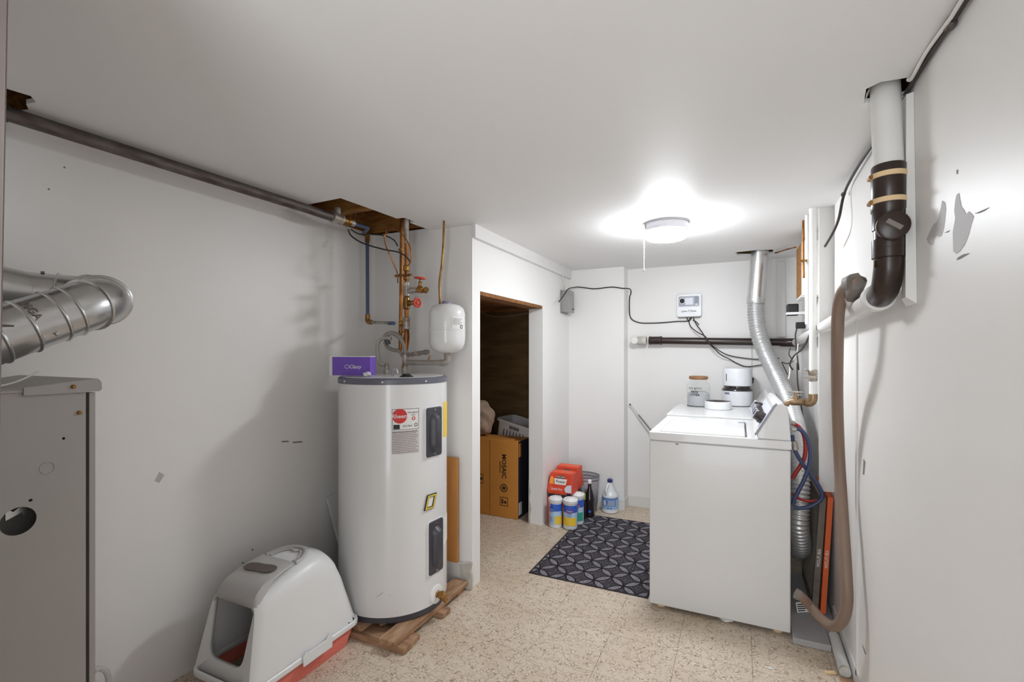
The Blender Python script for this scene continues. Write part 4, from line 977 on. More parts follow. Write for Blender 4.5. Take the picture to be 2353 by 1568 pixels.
def pack(y0, y1, z0, z1, lab, x1=-1.166):
    t = thing('wipe_pack', lab, 'package', (-1.27, (y0+y1)/2, z0))
    bm = B(); hexa(bm, [(-1.380,y0,z0),(x1,y0,z0),(x1,y1,z0),(-1.380,y1,z0)], [(-1.365,y0+.035,z1),(x1-.016,y0+.035,z1),(x1-.012,y1-.004,z1),(-1.365,y1-.004,z1)])
    wobj('wrapper', bm, 'red', t, bevel=.005, seg=2)
    sl = .035/(z1-z0)
    def fr_(x, z, e=.001): return Vector((x, y0+(z-z0)*sl-e, z))
    w = x1+1.38; xc = (x1-1.38)/2; h = z1-z0
    bm = B(); bm.faces.new([bm.verts.new(fr_(xc+a*w, z0+b*h, .0012)) for a, b in ((-.22,.42),(.20,.42),(.24,.72),(-.26,.72))]); wobj('brand_panel', bm, 'paper', t)
    bm = B(); bm.faces.new([bm.verts.new(fr_(xc+a*w, z0+b*h, .0012)) for a, b in ((-.16,.74),(.16,.74),(.14,.88),(-.14,.88))]); wobj('brand_band', bm, 'ink', t)
    bm = text2d('Power', .030); wobj('lettering', mapped(bm, lambda x, y: fr_(xc+x, z0+.57*h+y, .002)), 'ink', t)
    bm = text2d('WICKED', .017); wobj('lettering', mapped(bm, lambda x, y: fr_(xc+x, z0+.81*h+y, .002)), 'paper', t)
    bm = text2d('Quick Dry', .022); wobj('lettering', mapped(bm, lambda x, y: fr_(xc-.03+x, z0+.18*h+y, .002)), 'paper', t)
    bm = B(); bm.faces.new([bm.verts.new(fr_(xc+a*w, z0+b*h, .0011)) for a, b in ((-.44,.42),(-.26,.42),(-.30,.8),(-.40,.8))]); wobj('orange_patch', bm, 'orange2', t)
    bm = B(); bm.faces.new([bm.verts.new(fr_(xc+a*w, z0+b*h, .0011)) for a, b in ((.22,.06),(.44,.06),(.42,.46),(.24,.40),(.16,.22))]); wobj('silver_patch', bm, 'displaylight', t)
    bm = bx(-1.355, x1-.03, y0+.05, y1-.02, z1+.0002, z1+.0012); wobj('pale_print', bm, 'orange', t)
pack(3.552, 3.70, .2462, .392, 'red plastic-wrapped refill pack, front one on the orange box')
pack(3.704, 3.85, .2462, .412, 'red plastic-wrapped refill pack behind the other one on the orange box', -1.170)
def canister(x, y, R, h, lab, low, high, lidmat='white', open_lid=False):
    t = thing('wipes_canister', lab, 'canister', (x, y, .001)); f = face(x, y)
    wobj('tub', lt([(R-.004,.001),(R-.001,.006),(R-.002,.03),(R-.002,h-.04),(R-.006,h-.034)], (x,y,0), n=32), 'whiteplastic', t, smooth=SM)
    lid = wobj('lid', lt([(R-.001,h-.040),(R+.003,h-.034),(R+.003,h-.012),(R-.004,h-.004),(R-.012,h),(R-.02,h-.003),(.004,h-.006)], (x,y,0), n=32), lidmat, t, smooth=SM)
    bm = B(); lathe(bm, [(R-.022,h-.003),(R-.03,h+.003),(.004,h+.004)], (x,y,0), n=24); wobj('flip_cap', bm, lidmat, lid, smooth=SM)
    z0, z1 = .026, h-.045; zm = z0+(z1-z0)*.42; zq_ = z0+(z1-z0)*.66
    wobj('label', lt([(R-.0015,z0),(R-.0012,z0),(R-.0012,z1),(R-.0015,z1)], (x,y,0), n=32, caps=False), 'paleblue', t, smooth=SM)
    wobj('label_top', cylpatch(B(), x, y, R-.0009, f-.9 if high == 'turned' else f-1.3, f+1.3 if high != 'turned' else f+1.2, zq_, z1, 14), 'clorblue', t, smooth=SM)
    a0, a1 = (f-.1, f+1.25) if high == 'turned' else (f-1.15, f+.95)
    wobj('label_bottom', cylpatch(B(), x, y, R-.0009, a0, a1, z0+.004, zm, 14), low, t, smooth=SM)
    ac = f-.75 if high == 'turned' else f-.15
    bm = disc2d(B(), .020, 0, 0, 22); wobj('brand_oval', mapped(bm, lambda a, b: Vector((x+(R+.0006)*math.cos(ac+a*1.35/R), y+(R+.0006)*math.sin(ac+a*1.35/R), zq_+.012+b))), 'clorblue' if high == 'turned' else 'inkred', t)
    bm = text2d('Clorox', .015); wobj('lettering', mapped(bm, lambda a, b: Vector((x+(R+.0012)*math.cos(ac+a/R), y+(R+.0012)*math.sin(ac+a/R), zq_+.012+b))), 'paper', t)
    for k in range(5): wobj('text_line', cylpatch(B(), x, y, R-.0002, ac-.3, ac+.25+.1*(k%2), zm+.004+k*.008-(.045 if high == 'turned' else 0), zm+.006+k*.008-(.045 if high == 'turned' else 0), 5, .0003), 'bleachblue', t)
    return t
canister(-1.290, 3.503, .052, .228, 'blue and yellow wipes canister next to the doorway jamb, turned label', 'yellow', 'turned')
MATZ = .0040      # these stand on the mat's edge
c2_ = canister(-1.172, 3.510, .055, .228, 'blue and yellow wipes canister with a red oval on its label', 'yellow', 'front')
c3_ = canister(-1.155, 3.634, .051, .238, 'blue and green wipes canister with an open lid behind the yellow ones', 'tealgreen', 'front')
c2_.location.z += MATZ; c3_.location.z += MATZ
t = thing('spray_bottle', 'yellow-green capped bottle squeezed between the canister and dark bottle', 'bottle', (-1.148, 3.74, 0))
wobj('body', lt([(.028,.001),(.031,.01),(.031,.12),(.02,.15),(.014,.16)], (-1.148,3.742,0), n=20), 'black', t, smooth=SM)
wobj('cap', lt([(.024,.155),(.027,.162),(.026,.20),(.016,.212)], (-1.148,3.742,0), n=18), 'limegreen', t, smooth=SM)
t.location.z += MATZ
t = thing('glass_bottle', 'dark glass bottle with a pale cap standing at the corner of the mat', 'bottle', (-1.118, 3.822, 0))
bz = .0005; bxy = (-1.112, 3.828)
wobj('glass', lt([(.034,.001),(.039,.006),(.040,.012),(.040,.13),(.037,.16),(.026,.20),(.017,.228),(.0145,.25),(.014,.282)], (bxy[0],bxy[1],bz), n=28), 'bottle', t, smooth=SM)
wobj('cap', lt([(.0155,.268),(.0165,.272),(.0165,.292),(.012,.298)], (bxy[0],bxy[1],bz), n=18), 'white', t, smooth=SM)
f = face(*bxy); bm = disc2d(B(), .012, 0, 0, 14); wobj('logo', mapped(bm, lambda a, b: Vector((bxy[0]+.0408*math.cos(f+a/.04), bxy[1]+.0408*math.sin(f+a/.04), .05+b))), 'clorblue', t)
t.location.z += MATZ
wx, wy = -1.205, 3.985
t = thing('wire_waste_basket', 'oval grey mesh waste basket behind the cleaning supplies', 'waste basket', (wx, wy, 0))
wobj('mesh_side', lt([(.088,.002),(.105,.300)], (wx,wy,0), n=36, sx=1.22, sy=.98, caps=False), 'binmesh', t, smooth=SM, solid=.0015)
wobj('bottom', lt([(.086,.002),(.086,.005)], (wx,wy,0), n=36, sx=1.22, sy=.98), 'binrim', t)
for z, r_ in ((.298,.1055), (.27,.1035), (.0048,.0885)):
    wobj('rim_wire', tube(B(), [(wx+r_*1.22*math.cos(2*PI*k/40), wy+r_*.98*math.sin(2*PI*k/40), z) for k in range(40)], .004, 8, closed=True), 'binrim', t, smooth=SM)
jx, jy = -.992, 4.022
t = thing('bleach_jug', 'white plastic bleach jug with a blue cap and label by the wall corner', 'jug', (jx, jy, 0))
wobj('body', lt([(.060,.001),(.067,.006),(.0685,.02),(.0675,.03),(.0675,.132),(.0685,.138),(.065,.150),(.052,.164),(.040,.184),(.030,.208),(.023,.230),(.019,.244),(.018,.256)], (jx,jy,0), n=36), 'whiteplastic', t, smooth=SM)
wobj('cap', lt([(.0215,.250),(.0225,.254),(.0225,.272),(.017,.277)], (jx,jy,0), n=20), 'capblue', t, smooth=SM)
f = face(jx, jy); sv = Vector((math.cos(f-.5), math.sin(f-.5), 0))
hnd = [Vector((jx,jy,.240))+sv*.012, Vector((jx,jy,.232))+sv*.036, Vector((jx,jy,.208))+sv*.057, Vector((jx,jy,.180))+sv*.066, Vector((jx,jy,.146))+sv*.056]
wobj('handle', tb(hnd, .0100, 12, 6), 'whiteplastic', t, smooth=SM)
wobj('label', lt([(.0678,.034),(.0683,.034),(.0683,.130),(.0678,.130)], (jx,jy,0), n=36, caps=False), 'bleachpale', t, smooth=SM)
wobj('label_band', cylpatch(B(), jx, jy, .0685, f-1.3, f+1.3, .118, .130, 14), 'bleachblue', t); wobj('label_panel', cylpatch(B(), jx, jy, .0685, f-.95, f+.75, .062, .114, 14), 'bleachblue', t)
for k in range(4): wobj('text_line', cylpatch(B(), jx, jy, .0695, f-.35+.05*k, f+.65, .070+k*.011, .074+k*.011, 8, .0003), 'paper', t)
for k in range(2): wobj('label_mark', cylpatch(B(), jx, jy, .0695, f-.3+.35*k, f-.15+.35*k, .042, .052, 3, .0003), 'capblue', t)
wobj('label_block', cylpatch(B(), jx, jy, .0695, f-.85, f-.5, .068, .108, 4, .0003), 'paper', t)
# ================================================================== MAT
t = thing('door_mat', 'charcoal mat with a woven petal pattern in front of the washer', 'mat', (-.81, 3.28, 0))
MX0, MX1, MY0, MY1 = -1.165, -.452, 2.684, 3.874
wobj('backing', bx(MX0, MX1, MY0, MY1, .0005, .0032), 'matborder', t, bevel=.0015)
wobj('pile', bx(MX0+.012, MX1-.012, MY0+.012, MY1-.012, .0032, .0046), 'doormat', t, bevel=.001)
# ================================================================== WASHER AND DRYER
def appliance(name, label, x0, x1, y0, y1, zt, lid):
    t = thing(name, label, name, ((x0+x1)/2, (y0+y1)/2, 0))
    wobj('cabinet', bx(x0+.002, x1-.004, y0+.003, y1-.003, .022, zt-.046), 'enamel2', t, bevel=.006, seg=3)
    wobj('neck', bx(x0+.014, x1-.014, y0+.014, y1-.014, zt-.047, zt-.040), 'enamel2', t)
    hl = [[(-.383,y0+.0345),(.034,y0+.0345),(.034,y1-.0345),(-.383,y1-.0345)]] if lid else []
    top = wobj('top_deck', holed_plate(B(), [(x0,y0),(x1,y0),(x1,y1),(x0,y1)], hl, (0,0,zt-.042), (1,0,0), (0,1,0), (0,0,.042)) if lid else bx(x0, x1, y0, y1, zt-.042, zt), 'enamel', t, bevel=.004, seg=2)
    for xx in (x0+.055, x1-.055):
        for yy in (y0+.05, y1-.05): wobj('foot', lt([(.022,.001),(.024,.004),(.022,.012),(.009,.014),(.009,.024)], (xx,yy,0), n=16), 'chip', t, smooth=SM)
    return t, top
WX0, WX1, WY0, WY1, WZT = -.433, .222, 2.600, 3.296, .930
t, top = appliance('washer', 'white top-loading washing machine with a slanted control console', WX0, WX1, WY0, WY1, WZT, True)
lid = wobj('lid', bx(-.379, .025, WY0+.038, WY1-.038, WZT-.041, WZT+.004), 'enamel', t, bevel=.003)
bm = B(); p = pz(1705, 971, WZT+.006); wobj('badge', bx(p.x-.022, p.x+.022, p.y-.02, p.y+.02, WZT+.004, WZT+.0048), 'displaygrey', lid)
prof = [(.082,WZT),(.074,WZT+.018),(.078,WZT+.030),(.150,WZT+.158),(.162,WZT+.174),(.178,WZT+.176),(.200,WZT+.160),(.208,WZT+.14),(.220,WZT)]
def console(par, prof, y0, y1, nm='console'):
    bm = B(); prism(bm, [(x, z) for x, z in prof], (0,y0,0), (1,0,0), (0,0,1), (0,y1-y0,0)); return wobj(nm, bm, 'enamel', par, bevel=.006, seg=3)
con = console(t, prof, WY0+.004, WY1-.004)
bm = B(); prism(bm, [(x, z) for x, z in ((.070,WZT+.016),(.066,WZT+.024),(.146,WZT+.164),(.158,WZT+.177),(.163,WZT+.172),(.152,WZT+.158),(.080,WZT+.028))], (0,WY0,0), (1,0,0), (0,0,1), (0,.012,0)); wobj('end_trim', bm, 'displaygrey', con)
fu = Vector((.072,0,.128)).normalized(); fn_ = Vector((-fu.z,0,fu.x))
def on_con(s_, y): return Vector((.078,y,WZT+.030))+fu*s_
wobj('control_strip', prism(B(), [(.012,WY0+.05),(.128,WY0+.05),(.128,WY1-.05),(.012,WY1-.05)], on_con(0,0), fu, (0,1,0), fn_*.0012), 'displaylight', con)
for y, s_, r_ in ((WY0+.13,.062,.030),(WY0+.26,.062,.024),(WY0+.37,.062,.024),(WY0+.47,.062,.024),(WY0+.59,.066,.034)):
    kb = wobj('knob', lt([(r_,0),(r_*.96,.018),(r_*.8,.024),(r_*.74,.040),(r_*.6,.043)], on_con(s_, y)+fn_*.0012, fn_, 20), 'knob', con, smooth=SM)
    wobj('pointer', prism(B(), [(-r_*.9,-.005),(r_*.9,-.005),(r_*.9,.005),(-r_*.9,.005)], on_con(s_, y)+fn_*.036, fu, (0,1,0), fn_*.012), 'displaylight', kb)
wobj('scuff', bx(-.30, -.285, WY0+.0015, WY0+.0032, WZT-.058, WZT-.052), 'smudge', t)
DX0, DX1, DY0, DY1, DZT = -.440, .218, 3.322, 4.050, .940
t, top = appliance('dryer', 'white clothes dryer behind the washer with jar and pet feeder on top', DX0, DX1, DY0, DY1, DZT, False)
t['category'] = 'dryer'
con2 = console(t, [(.105,DZT),(.098,DZT+.018),(.150,DZT+.12),(.165,DZT+.135),(.200,DZT+.13),(.216,DZT)], DY0+.004, DY1-.004)
wobj('top_crease', bx(-.02, -.016, DY0+.10, DY0+.22, DZT-.001, DZT+.004), 'enamel', top); wobj('top_crease', bx(-.086, -.082, DY0+.05, DY0+.10, DZT-.001, DZT+.003), 'enamel', top)
wobj('door_outline', bx(DX0-.004, DX0+.001, DY0+.12, DY1-.12, .30, .80), 'enamel2', t, bevel=.003)
# jar, bowl and feeder on the dryer
jc = pd(1605, 900, 3.66); jx, jy, z0 = jc.x, jc.y, DZT+.0005
t = thing('glass_jar', 'clear glass jar of white granules with a round wooden lid on the dryer', 'jar', (jx, jy, z0)); f = face(jx, jy)
JR = .083
wobj('glass', lt([(JR-.006,0),(JR,.006),(JR,.150),(JR-.006,.172),(JR-.022,.192),(JR-.026,.204)], (jx,jy,z0), n=40), 'jarglass', t, smooth=SM, solid=.002)
bm = B(); lathe(bm, [(JR-.006,.004),(JR-.004,.010),(JR-.004,.095),(JR-.03,.112),(JR-.06,.104),(.004,.10)], (jx,jy,z0), n=36); wobj('granules', bm, 'granules', t, smooth=SM)
wobj('lid', lt([(JR-.026,.203),(JR-.018,.204),(JR-.014,.210),(JR-.014,.222),(JR-.020,.228)], (jx,jy,z0), n=36), 'lid_wood', t, smooth=SM)
for txt, zz, sz in (('ITTY BITTY', .136, .019), ('kitty', .113, .026), ('LITTER', .088, .022)):
    bm = text2d(txt, sz, 1.1, 0, .03); wobj('lettering', mapped(bm, lambda a, b: Vector((jx+(JR+.001)*math.cos(f-.35+a/JR), jy+(JR+.001)*math.sin(f-.35+a/JR), z0+zz+b))), 'ink', t)
wobj('base_ring', lt([(JR-.004,.0),(JR+.001,.002),(JR+.001,.006)], (jx,jy,z0), n=36), 'jarglass', t)
fc = pd(1694, 900, 3.70); fx_, fy_ = fc.x, fc.y; FRD = .107; f = face(fx_, fy_)
t = thing('pet_feeder', 'white cylindrical automatic pet feeder with a dark band on the dryer', 'pet feeder', (fx_, fy_, z0))
wobj('base', lt([(FRD-.003,.004),(FRD,.010),(FRD,.112),(FRD-.006,.118),(FRD-.012,.119)], (fx_,fy_,z0), n=48), 'whiteplastic', t, smooth=SM)
wobj('dark_base_ring', lt([(FRD-.006,0),(FRD-.004,.005)], (fx_,fy_,z0), n=36), 'ink', t)  # thin dark ring below the feeder's white base
wobj('tray', lt([(FRD+.004,.118),(FRD+.002,.126),(FRD-.010,.138),(FRD-.012,.155)], (fx_,fy_,z0), n=48), 'bottle', t, smooth=SM)
wobj('hopper', lt([(FRD-.008,.152),(FRD-.004,.156),(FRD-.004,.270),(FRD-.010,.284),(FRD-.024,.291),(FRD-.05,.293)], (fx_,fy_,z0), n=48), 'whiteplastic', t, smooth=SM)
a = f-.85; wobj('level_window', cylpatch(B(), fx_, fy_, FRD-.0045, a, a+.07, z0+.190, z0+.245, 3), 'ink', t)
a = f-.95; wobj('dispensing_slot', cylpatch(B(), fx_, fy_, FRD-.0003, a, a+.42, z0+.088, z0+.104, 6), 'capgrey', t)
bc = pd(1650, 930, 3.47); bx_, by_ = bc.x, bc.y; BR = .091
t = thing('feeding_bowl', 'low white bowl with a steel liner in front of the pet feeder', 'bowl', (bx_, by_, z0))
wobj('stand', lt([(BR-.004,0),(BR,.004),(BR,.052),(BR-.004,.056),(BR-.010,.054),(BR-.014,.04),(.01,.036)], (bx_,by_,z0), n=40), 'whiteplastic', t, smooth=SM)
wobj('steel_liner', lt([(BR-.006,.0565),(BR-.012,.055),(BR-.03,.043),(BR-.05,.039),(.004,.038)][::-1], (bx_,by_,z0), n=40, caps=False), 'linersteel', t, smooth=SM)
# thin rod leaning on the back wall behind the dryer
p0, p1 = py(1447, 929, 4.235), py(1492, 990, 4.15); p2 = p1+(p1-p0)*1.6; p2 = p1+(p1-p0)*((p1.z-.007)/(p0.z-p1.z)); p2.y = 4.10; p1.y = p0.y+(p2.y-p0.y)*.27
t = thing('metal_rod', 'thin metal rod leaning on the back wall beside the dryer', 'rod', p2)
wobj('shaft', tb([p0, p2], .0045, 8), 'steel', t, smooth=SM); wobj('grip', tb([p0+(p2-p0)*.10, p0+(p2-p0)*.24], .007, 8), 'gasketgrey', t, smooth=SM); wobj('tip', tb([p0+(p0-p2).normalized()*.001, p0+(p2-p0)*.012], .0062, 8), 'cabledark', t)
# ================================================================== BACK WALL FITTINGS
bp_ = px(1293, 694, XQ)
y0, y1 = px(1297,694,XQ).y-.0, 4.085
t = thing('junction_box', 'grey steel junction box on the partition wall near the ceiling corner', 'junction box', (XQ+.03, 3.98, 1.69))
zb0, zb1 = px(1305,718,XQ+.04).z, px(1305,670,XQ+.04).z
wobj('housing', bx(XQ+.001, XQ+.062, 3.90, 4.045, zb0, zb1), 'boxgrey', t, bevel=.003)
wobj('cover_plate', bx(XQ+.0622, XQ+.066, 3.895, 4.05, zb0-.004, zb1+.004), 'boxgrey', t, bevel=.0015)
wobj('back_flange', bx(XQ+.0005, XQ+.003, 3.875, 4.07, zb0-.012, zb1+.006), 'boxgrey', t)
wobj('switch_lever', lt([(.006,0),(.006,.004),(.003,.006),(.003,.014)], (XQ+.066, 4.02, zb0+.03), (1,0,0), 10), 'ink', t)
cable('feed_cable', [(XQ+.03,3.94,zb1+.001),(XQ+.03,3.94,zb1+.05),(XQ+.02,3.90,2.0),(XQ+.012,3.885,2.004)], .0045, 'cablewhite', 'short white cable from the trim down into the junction box')
cable('feed_cable', [(XQ+.034,3.985,zb1+.001),(XQ+.034,3.985,zb1+.04),(XQ+.026,3.975,1.985),(XQ+.014,3.96,2.004)], .0045, 'cablewhite', 'second white cable entering the junction box closer to the corner')
yb_ = YB1-.006
cable('wall_cable', [px(1284,694,XQ+.074),px(1297,677,XQ+.075),px(1303,667,XQ+.078),px(1310,662.5,XQ+.085),py(1319,661,4.0),py(1327,660,4.065),py(1335,660.5,4.092),py(1347,662,yb_),py(1368,664,yb_),py(1405,660,yb_),py(1430,663,yb_),py(1438,663,yb_-.002),py(1448,665,4.17),py(1450,673,YB2-.007),py(1447,683,YB2-.007),py(1446,700,YB2-.007),py(1447,724,YB2-.007),py(1453,735,YB2-.007),py(1466,741,YB2-.007),py(1482,743,YB2-.007),py(1520,742,YB2-.007),py(1555,739,YB2-.007),py(1580,738,YB2-.007),py(1587,731,YB2-.009),py(1590,727,YB2-.02)], .0048, 'cabledark', 'dark cable running from the junction box across the back wall to the timer', k=5)
o_ = py(1584, 703, YB2); t = thing('sprinkler_timer', 'small white wall timer with a grey dial panel on the back wall', 'timer', (o_.x, YB2, o_.z-.09))
tw_, th_ = .098, .095
bm = B(); prism(bm, rrect(tw_*2, th_*2, .02), (o_.x, YB2-.001, o_.z), (1,0,0), (0,0,1), (0,-.042,0)); wobj('case', bm, 'whiteplastic', t, bevel=.006, seg=3)
bm = B(); prism(bm, rrect(.178, .098, .018), (o_.x, YB2-.0432, o_.z+.034), (1,0,0), (0,0,1), (0,-.003,0)); wobj('bezel', bm, 'white', t, bevel=.002)
bm = B(); prism(bm, rrect(.162, .084, .012), (o_.x, YB2-.0463, o_.z+.034), (1,0,0), (0,0,1), (0,-.0008,0)); pan = wobj('dial_panel', bm, 'displaygrey', t)
wobj('screen', bx(o_.x-.028, o_.x+.034, YB2-.0485, YB2-.0472, o_.z+.004, o_.z+.062), 'displaylight', pan)
wobj('button_column', bx(o_.x+.046, o_.x+.074, YB2-.0485, YB2-.0472, o_.z-.002, o_.z+.072), 'displaydark', pan); wobj('button', bx(o_.x+.05, o_.x+.07, YB2-.0498, YB2-.0486, o_.z+.0, o_.z+.012), 'paper', pan)
wobj('dial_ring', lt([(.025,0),(.025,.002)], (o_.x-.052, YB2-.0472, o_.z+.038), (0,-1,0), 24), 'white', pan); wobj('dial', lt([(.020,0),(.019,.010),(.014,.012)], (o_.x-.052, YB2-.0492, o_.z+.038), (0,-1,0), 20), 'ink', pan, smooth=SM)
bm = text2d('Lawn 7 Zone', .022, shear=.2); wobj('lettering', mapped(bm, lambda x, y: Vector((o_.x-.002+x, YB2-.0442, o_.z-.048+y))), 'ink', t)
wobj('lower_vent', bx(o_.x-.085, o_.x+.085, YB2-.036, YB2-.004, o_.z-.0985, o_.z-.0945), 'gasketgrey', t)
yw = 4.155
cable('timer_wire', [py(1574,724,YB2-.025),py(1582,738,YB2-.03),py(1588,752,4.20),py(1606,766,4.18),py(1620,773,yw),py(1632,790,yw),py(1652,806,4.195),py(1672,816,4.235),py(1700,822,4.245),py(1740,826,4.24),py(1790,824,4.2)], .004, 'cabledark', 'dark wire hanging from the timer and crossing in front of the brown pipe')
cable('timer_wire', [py(1592,727,YB2-.025),py(1598,742,4.20),py(1614,765,4.15),py(1628,788,yw-.022),py(1646,806,4.155),py(1660,818,4.20),py(1675,825,4.23),py(1693,835,4.245),py(1716,843,4.245),py(1750,839,4.24),py(1792,836,4.2)], .004, 'cabledark', 'dark wire from the timer drooping lowest behind the pet feeder')
cable('timer_wire', [py(1584,738,YB2-.012),py(1590,728,YB2-.03)], .0035, 'cabledark', 'short wire stub under the wall timer', k=0)
cable('timer_wire', [py(1592,736,YB2-.012),py(1600,740,YB2-.012),py(1606,747,YB2-.012)], .0035, 'cabledark', 'tiny loose wire tail curling below the wall timer', k=4)
# ---- drain line: stack on the right wall, run along it, brown pipe on the back wall
SX, SY = .377, 1.662
def sz(v): return px(2040, v, SX).z
t = thing('drain_stack', 'white and black drain stack with a round clean-out on the right wall', 'drain pipe', (SX, SY, 1.5))
wobj('white_pipe', tb([(SX-.004,SY+.02,H+.03),(SX,SY,sz(398))], .0355, 24), 'whitepipe', t, smooth=SM)
wobj('rubber_sleeve', lt([(.038,0),(.0405,.004),(.0405,.105),(.038,.109)], (SX,SY,sz(472)), n=28), 'blackpipe', t, smooth=SM)
for v in (408, 466):
    c_ = wobj('hose_clamp', lt([(.0405,0),(.0425,.001),(.0425,.014),(.0405,.015)], (SX,SY,sz(v)-.007), n=28), 'chip', t, smooth=SM)
    wobj('clamp_screw', tb([(SX-.043,SY-.016,sz(v)),(SX-.043,SY+.012,sz(v))], .006, 8), 'brass', c_)
wobj('hub', lt([(.034,0),(.038,.003),(.038,.05),(.041,.054),(.041,.075),(.036,.08)], (SX,SY,sz(532)), n=28), 'blackpipe', t, smooth=SM)
wobj('black_body', tb([(SX,SY,sz(470)),(SX,SY,sz(600))], .0345, 24), 'blackpipe', t, smooth=SM)
cn = Vector((-.04,-1,0)).normalized(); co = Vector((SX,SY,sz(530)))
cl = wobj('cleanout', lt([(.030,.01),(.034,.04),(.038,.042),(.038,.056),(.032,.060)], co, cn, 28), 'blackpipe', t, smooth=SM)
uu = Vector((cn.y,-cn.x,0)); wobj('cleanout_nut', prism(B(), [(-.02,-.006),(.02,-.006),(.02,.006),(-.02,.006)], co+cn*.06, (uu*.8+Vector((0,0,.6))), (Vector((0,0,.8))-uu*.6), cn*.01), 'gasketgrey', cl)
for v in (566, 586): wobj('hub_ring', lt([(.035,0),(.039,.002),(.039,.028),(.035,.030)], (SX,SY,sz(v)-.012), n=28), 'blackpipe', t, smooth=SM)
ze = sz(668)
wobj('elbow', tb([(SX,SY,sz(598)),(SX,SY+.004,ze+.06),(SX,SY+.03,ze+.015),(SX,SY+.075,ze-.004),(SX,SY+.11,ze-.008)], .0345, 24, 6), 'blackpipe', t, smooth=SM)
wobj('spatter', prism(B(), [(-.012,-.012),(.014,-.008),(.004,.014)], (SX-.0355,SY-.012,sz(608)), (.3,.95,0), (0,0,1), (-.0012,-.0006,0)), 'chip', t)
bm = B(); yy = [(0,1.64),(.004,1.70),(.002,1.80),(.005,1.92),(.002,2.05),(.004,2.075)]
hexa(bm, [(SX+.030,SY-.03,1.50),(XR-.0005,SY-.045,1.48),(XR-.0005,SY+.05,1.48),(SX+.036,SY+.03,1.50)], [(SX+.036,SY-.012,2.058),(XR-.0005,SY-.02,2.058),(XR-.0005,SY+.05,2.058),(SX+.036,SY+.03,2.058)]); wobj('foam_backing', bm, 'whitepipe', t)
R0 = Vector((SX, SY+.10, ze-.008)); R1 = Vector((.386, 4.185, 1.424))
t = thing('drain_run', 'sloping white drain pipe along the right wall into the back corner', 'drain pipe', R1)
wobj('socket', lt([(.036,0),(.041,.004),(.041,.05),(.033,.07)], R0-(R1-R0).normalized()*.01, R1-R0, 26), 'whitepipe', t, smooth=SM)
wobj('pipe_run', tb([R0, R1], .0285, 20), 'whitepipe', t, smooth=SM)
wy_ = R0+(R1-R0)*.12
wobj('standpipe_wye', tb([wy_+Vector((0,.06,-.005)), wy_+Vector((-.01,.02,.02)), wy_+Vector((-.022,-.03,.055)), wy_+Vector((-.024,-.045,.062))], [.028,.029,.030,.030], 20, 4), 'whitepipe', t, smooth=SM)
wobj('corner_elbow', tb([R1-(R1-R0).normalized()*.03, R1, (.33,4.205,1.425), (.28,4.205,1.427)], .0325, 20, 4), 'blackpipe', t, smooth=SM)
t = thing('brown_pipe', 'glossy dark brown drain pipe running level along the back wall', 'drain pipe', (-.2, 4.2, 1.40))
zL, zR = 1.4505, 1.428
wobj('pipe_run', tb([(.30,4.2,zR),(-.66,4.2,zL)], .0285, 20), 'blackpipe', t, smooth=SM)
cpx = py(1498, 783, 4.2).x
wobj('coupling', lt([(.030,-.055),(.037,-.050),(.037,-.040),(.034,-.037),(.034,.037),(.037,.040),(.037,.050),(.030,.055)], (cpx+.03,4.2,zL), (1,0,0), 24), 'blackpipe', t, smooth=SM)
ex = py(1476, 783, 4.2).x
wobj('white_hub', lt([(.033,-.045),(.036,-.04),(.036,.03),(.034,.035)], (ex,4.2,zL), (1,0,0), 20), 'plaster', t, smooth=SM)
ex2 = py(1459, 783, 4.19).x
wobj('wall_elbow', lt([(.026,-.07),(.031,-.05),(.031,.028),(.027,.034)], (ex2,4.19,zL), (0,-1,0), 24), 'whitepipe', t, smooth=SM)
# ---- foil dryer duct
t = thing('foil_duct', 'shiny corrugated foil vent duct dropping from the ceiling behind the dryer', 'duct', (.1, 3.95, .3))
dp = [(1746,578,3.95),(1741,640,3.955),(1737,690,3.96)]
wobj('smooth_top', tb([py(*p) for p in [(1747,560,3.95)]+dp], .060, 26, 6), 'alu', t, smooth=SM)
cp = [(1737,688,3.96),(1738,730,3.955),(1746,775,3.93),(1762,818,3.87),(1783,862,3.76),(1804,905,3.58),(1820,945,3.38),(1831,990,3.18),(1836,1040,3.02),(1838,1100,2.93),(1838,1160,2.90),(1836,1210,2.90)]
P_ = [py(*p) for p in cp]+[Vector((.30,2.99,.30)), Vector((.285,3.12,.24))]
path = crv(P_, 26); L_ = [0]
for a, b in zip(path, path[1:]): L_.append(L_[-1]+(b-a).length)
tot = L_[-1]
rad = [(.0585-.0135*min(1, l/1.1))+.0036*math.sin(l*2*PI/.021) for l in L_]
NN = int(tot/.0039); res = []; rr_ = []; j = 0
for i in range(NN+1):
    l = tot*i/NN
    while j < len(L_)-2 and L_[j+1] < l: j += 1
    f_ = (l-L_[j])/max(1e-9, L_[j+1]-L_[j]); res.append(path[j].lerp(path[j+1], f_)); rr_.append((.0585-.0135*min(1, l/1.1))+.0036*math.sin(l*2*PI/.021))
wobj('corrugated_hose', tube(B(), res, rr_, 24), 'foil', t, smooth=math.radians(60))
wobj('foil_tape', lt([(.0605,-.02),(.0625,-.016),(.061,-.004),(.0635,.006),(.061,.016),(.0615,.024)], py(1737,692,3.96), (py(1741,640,3.955)-py(1737,690,3.96)), 26, caps=False), 'foil', t, smooth=1.2)
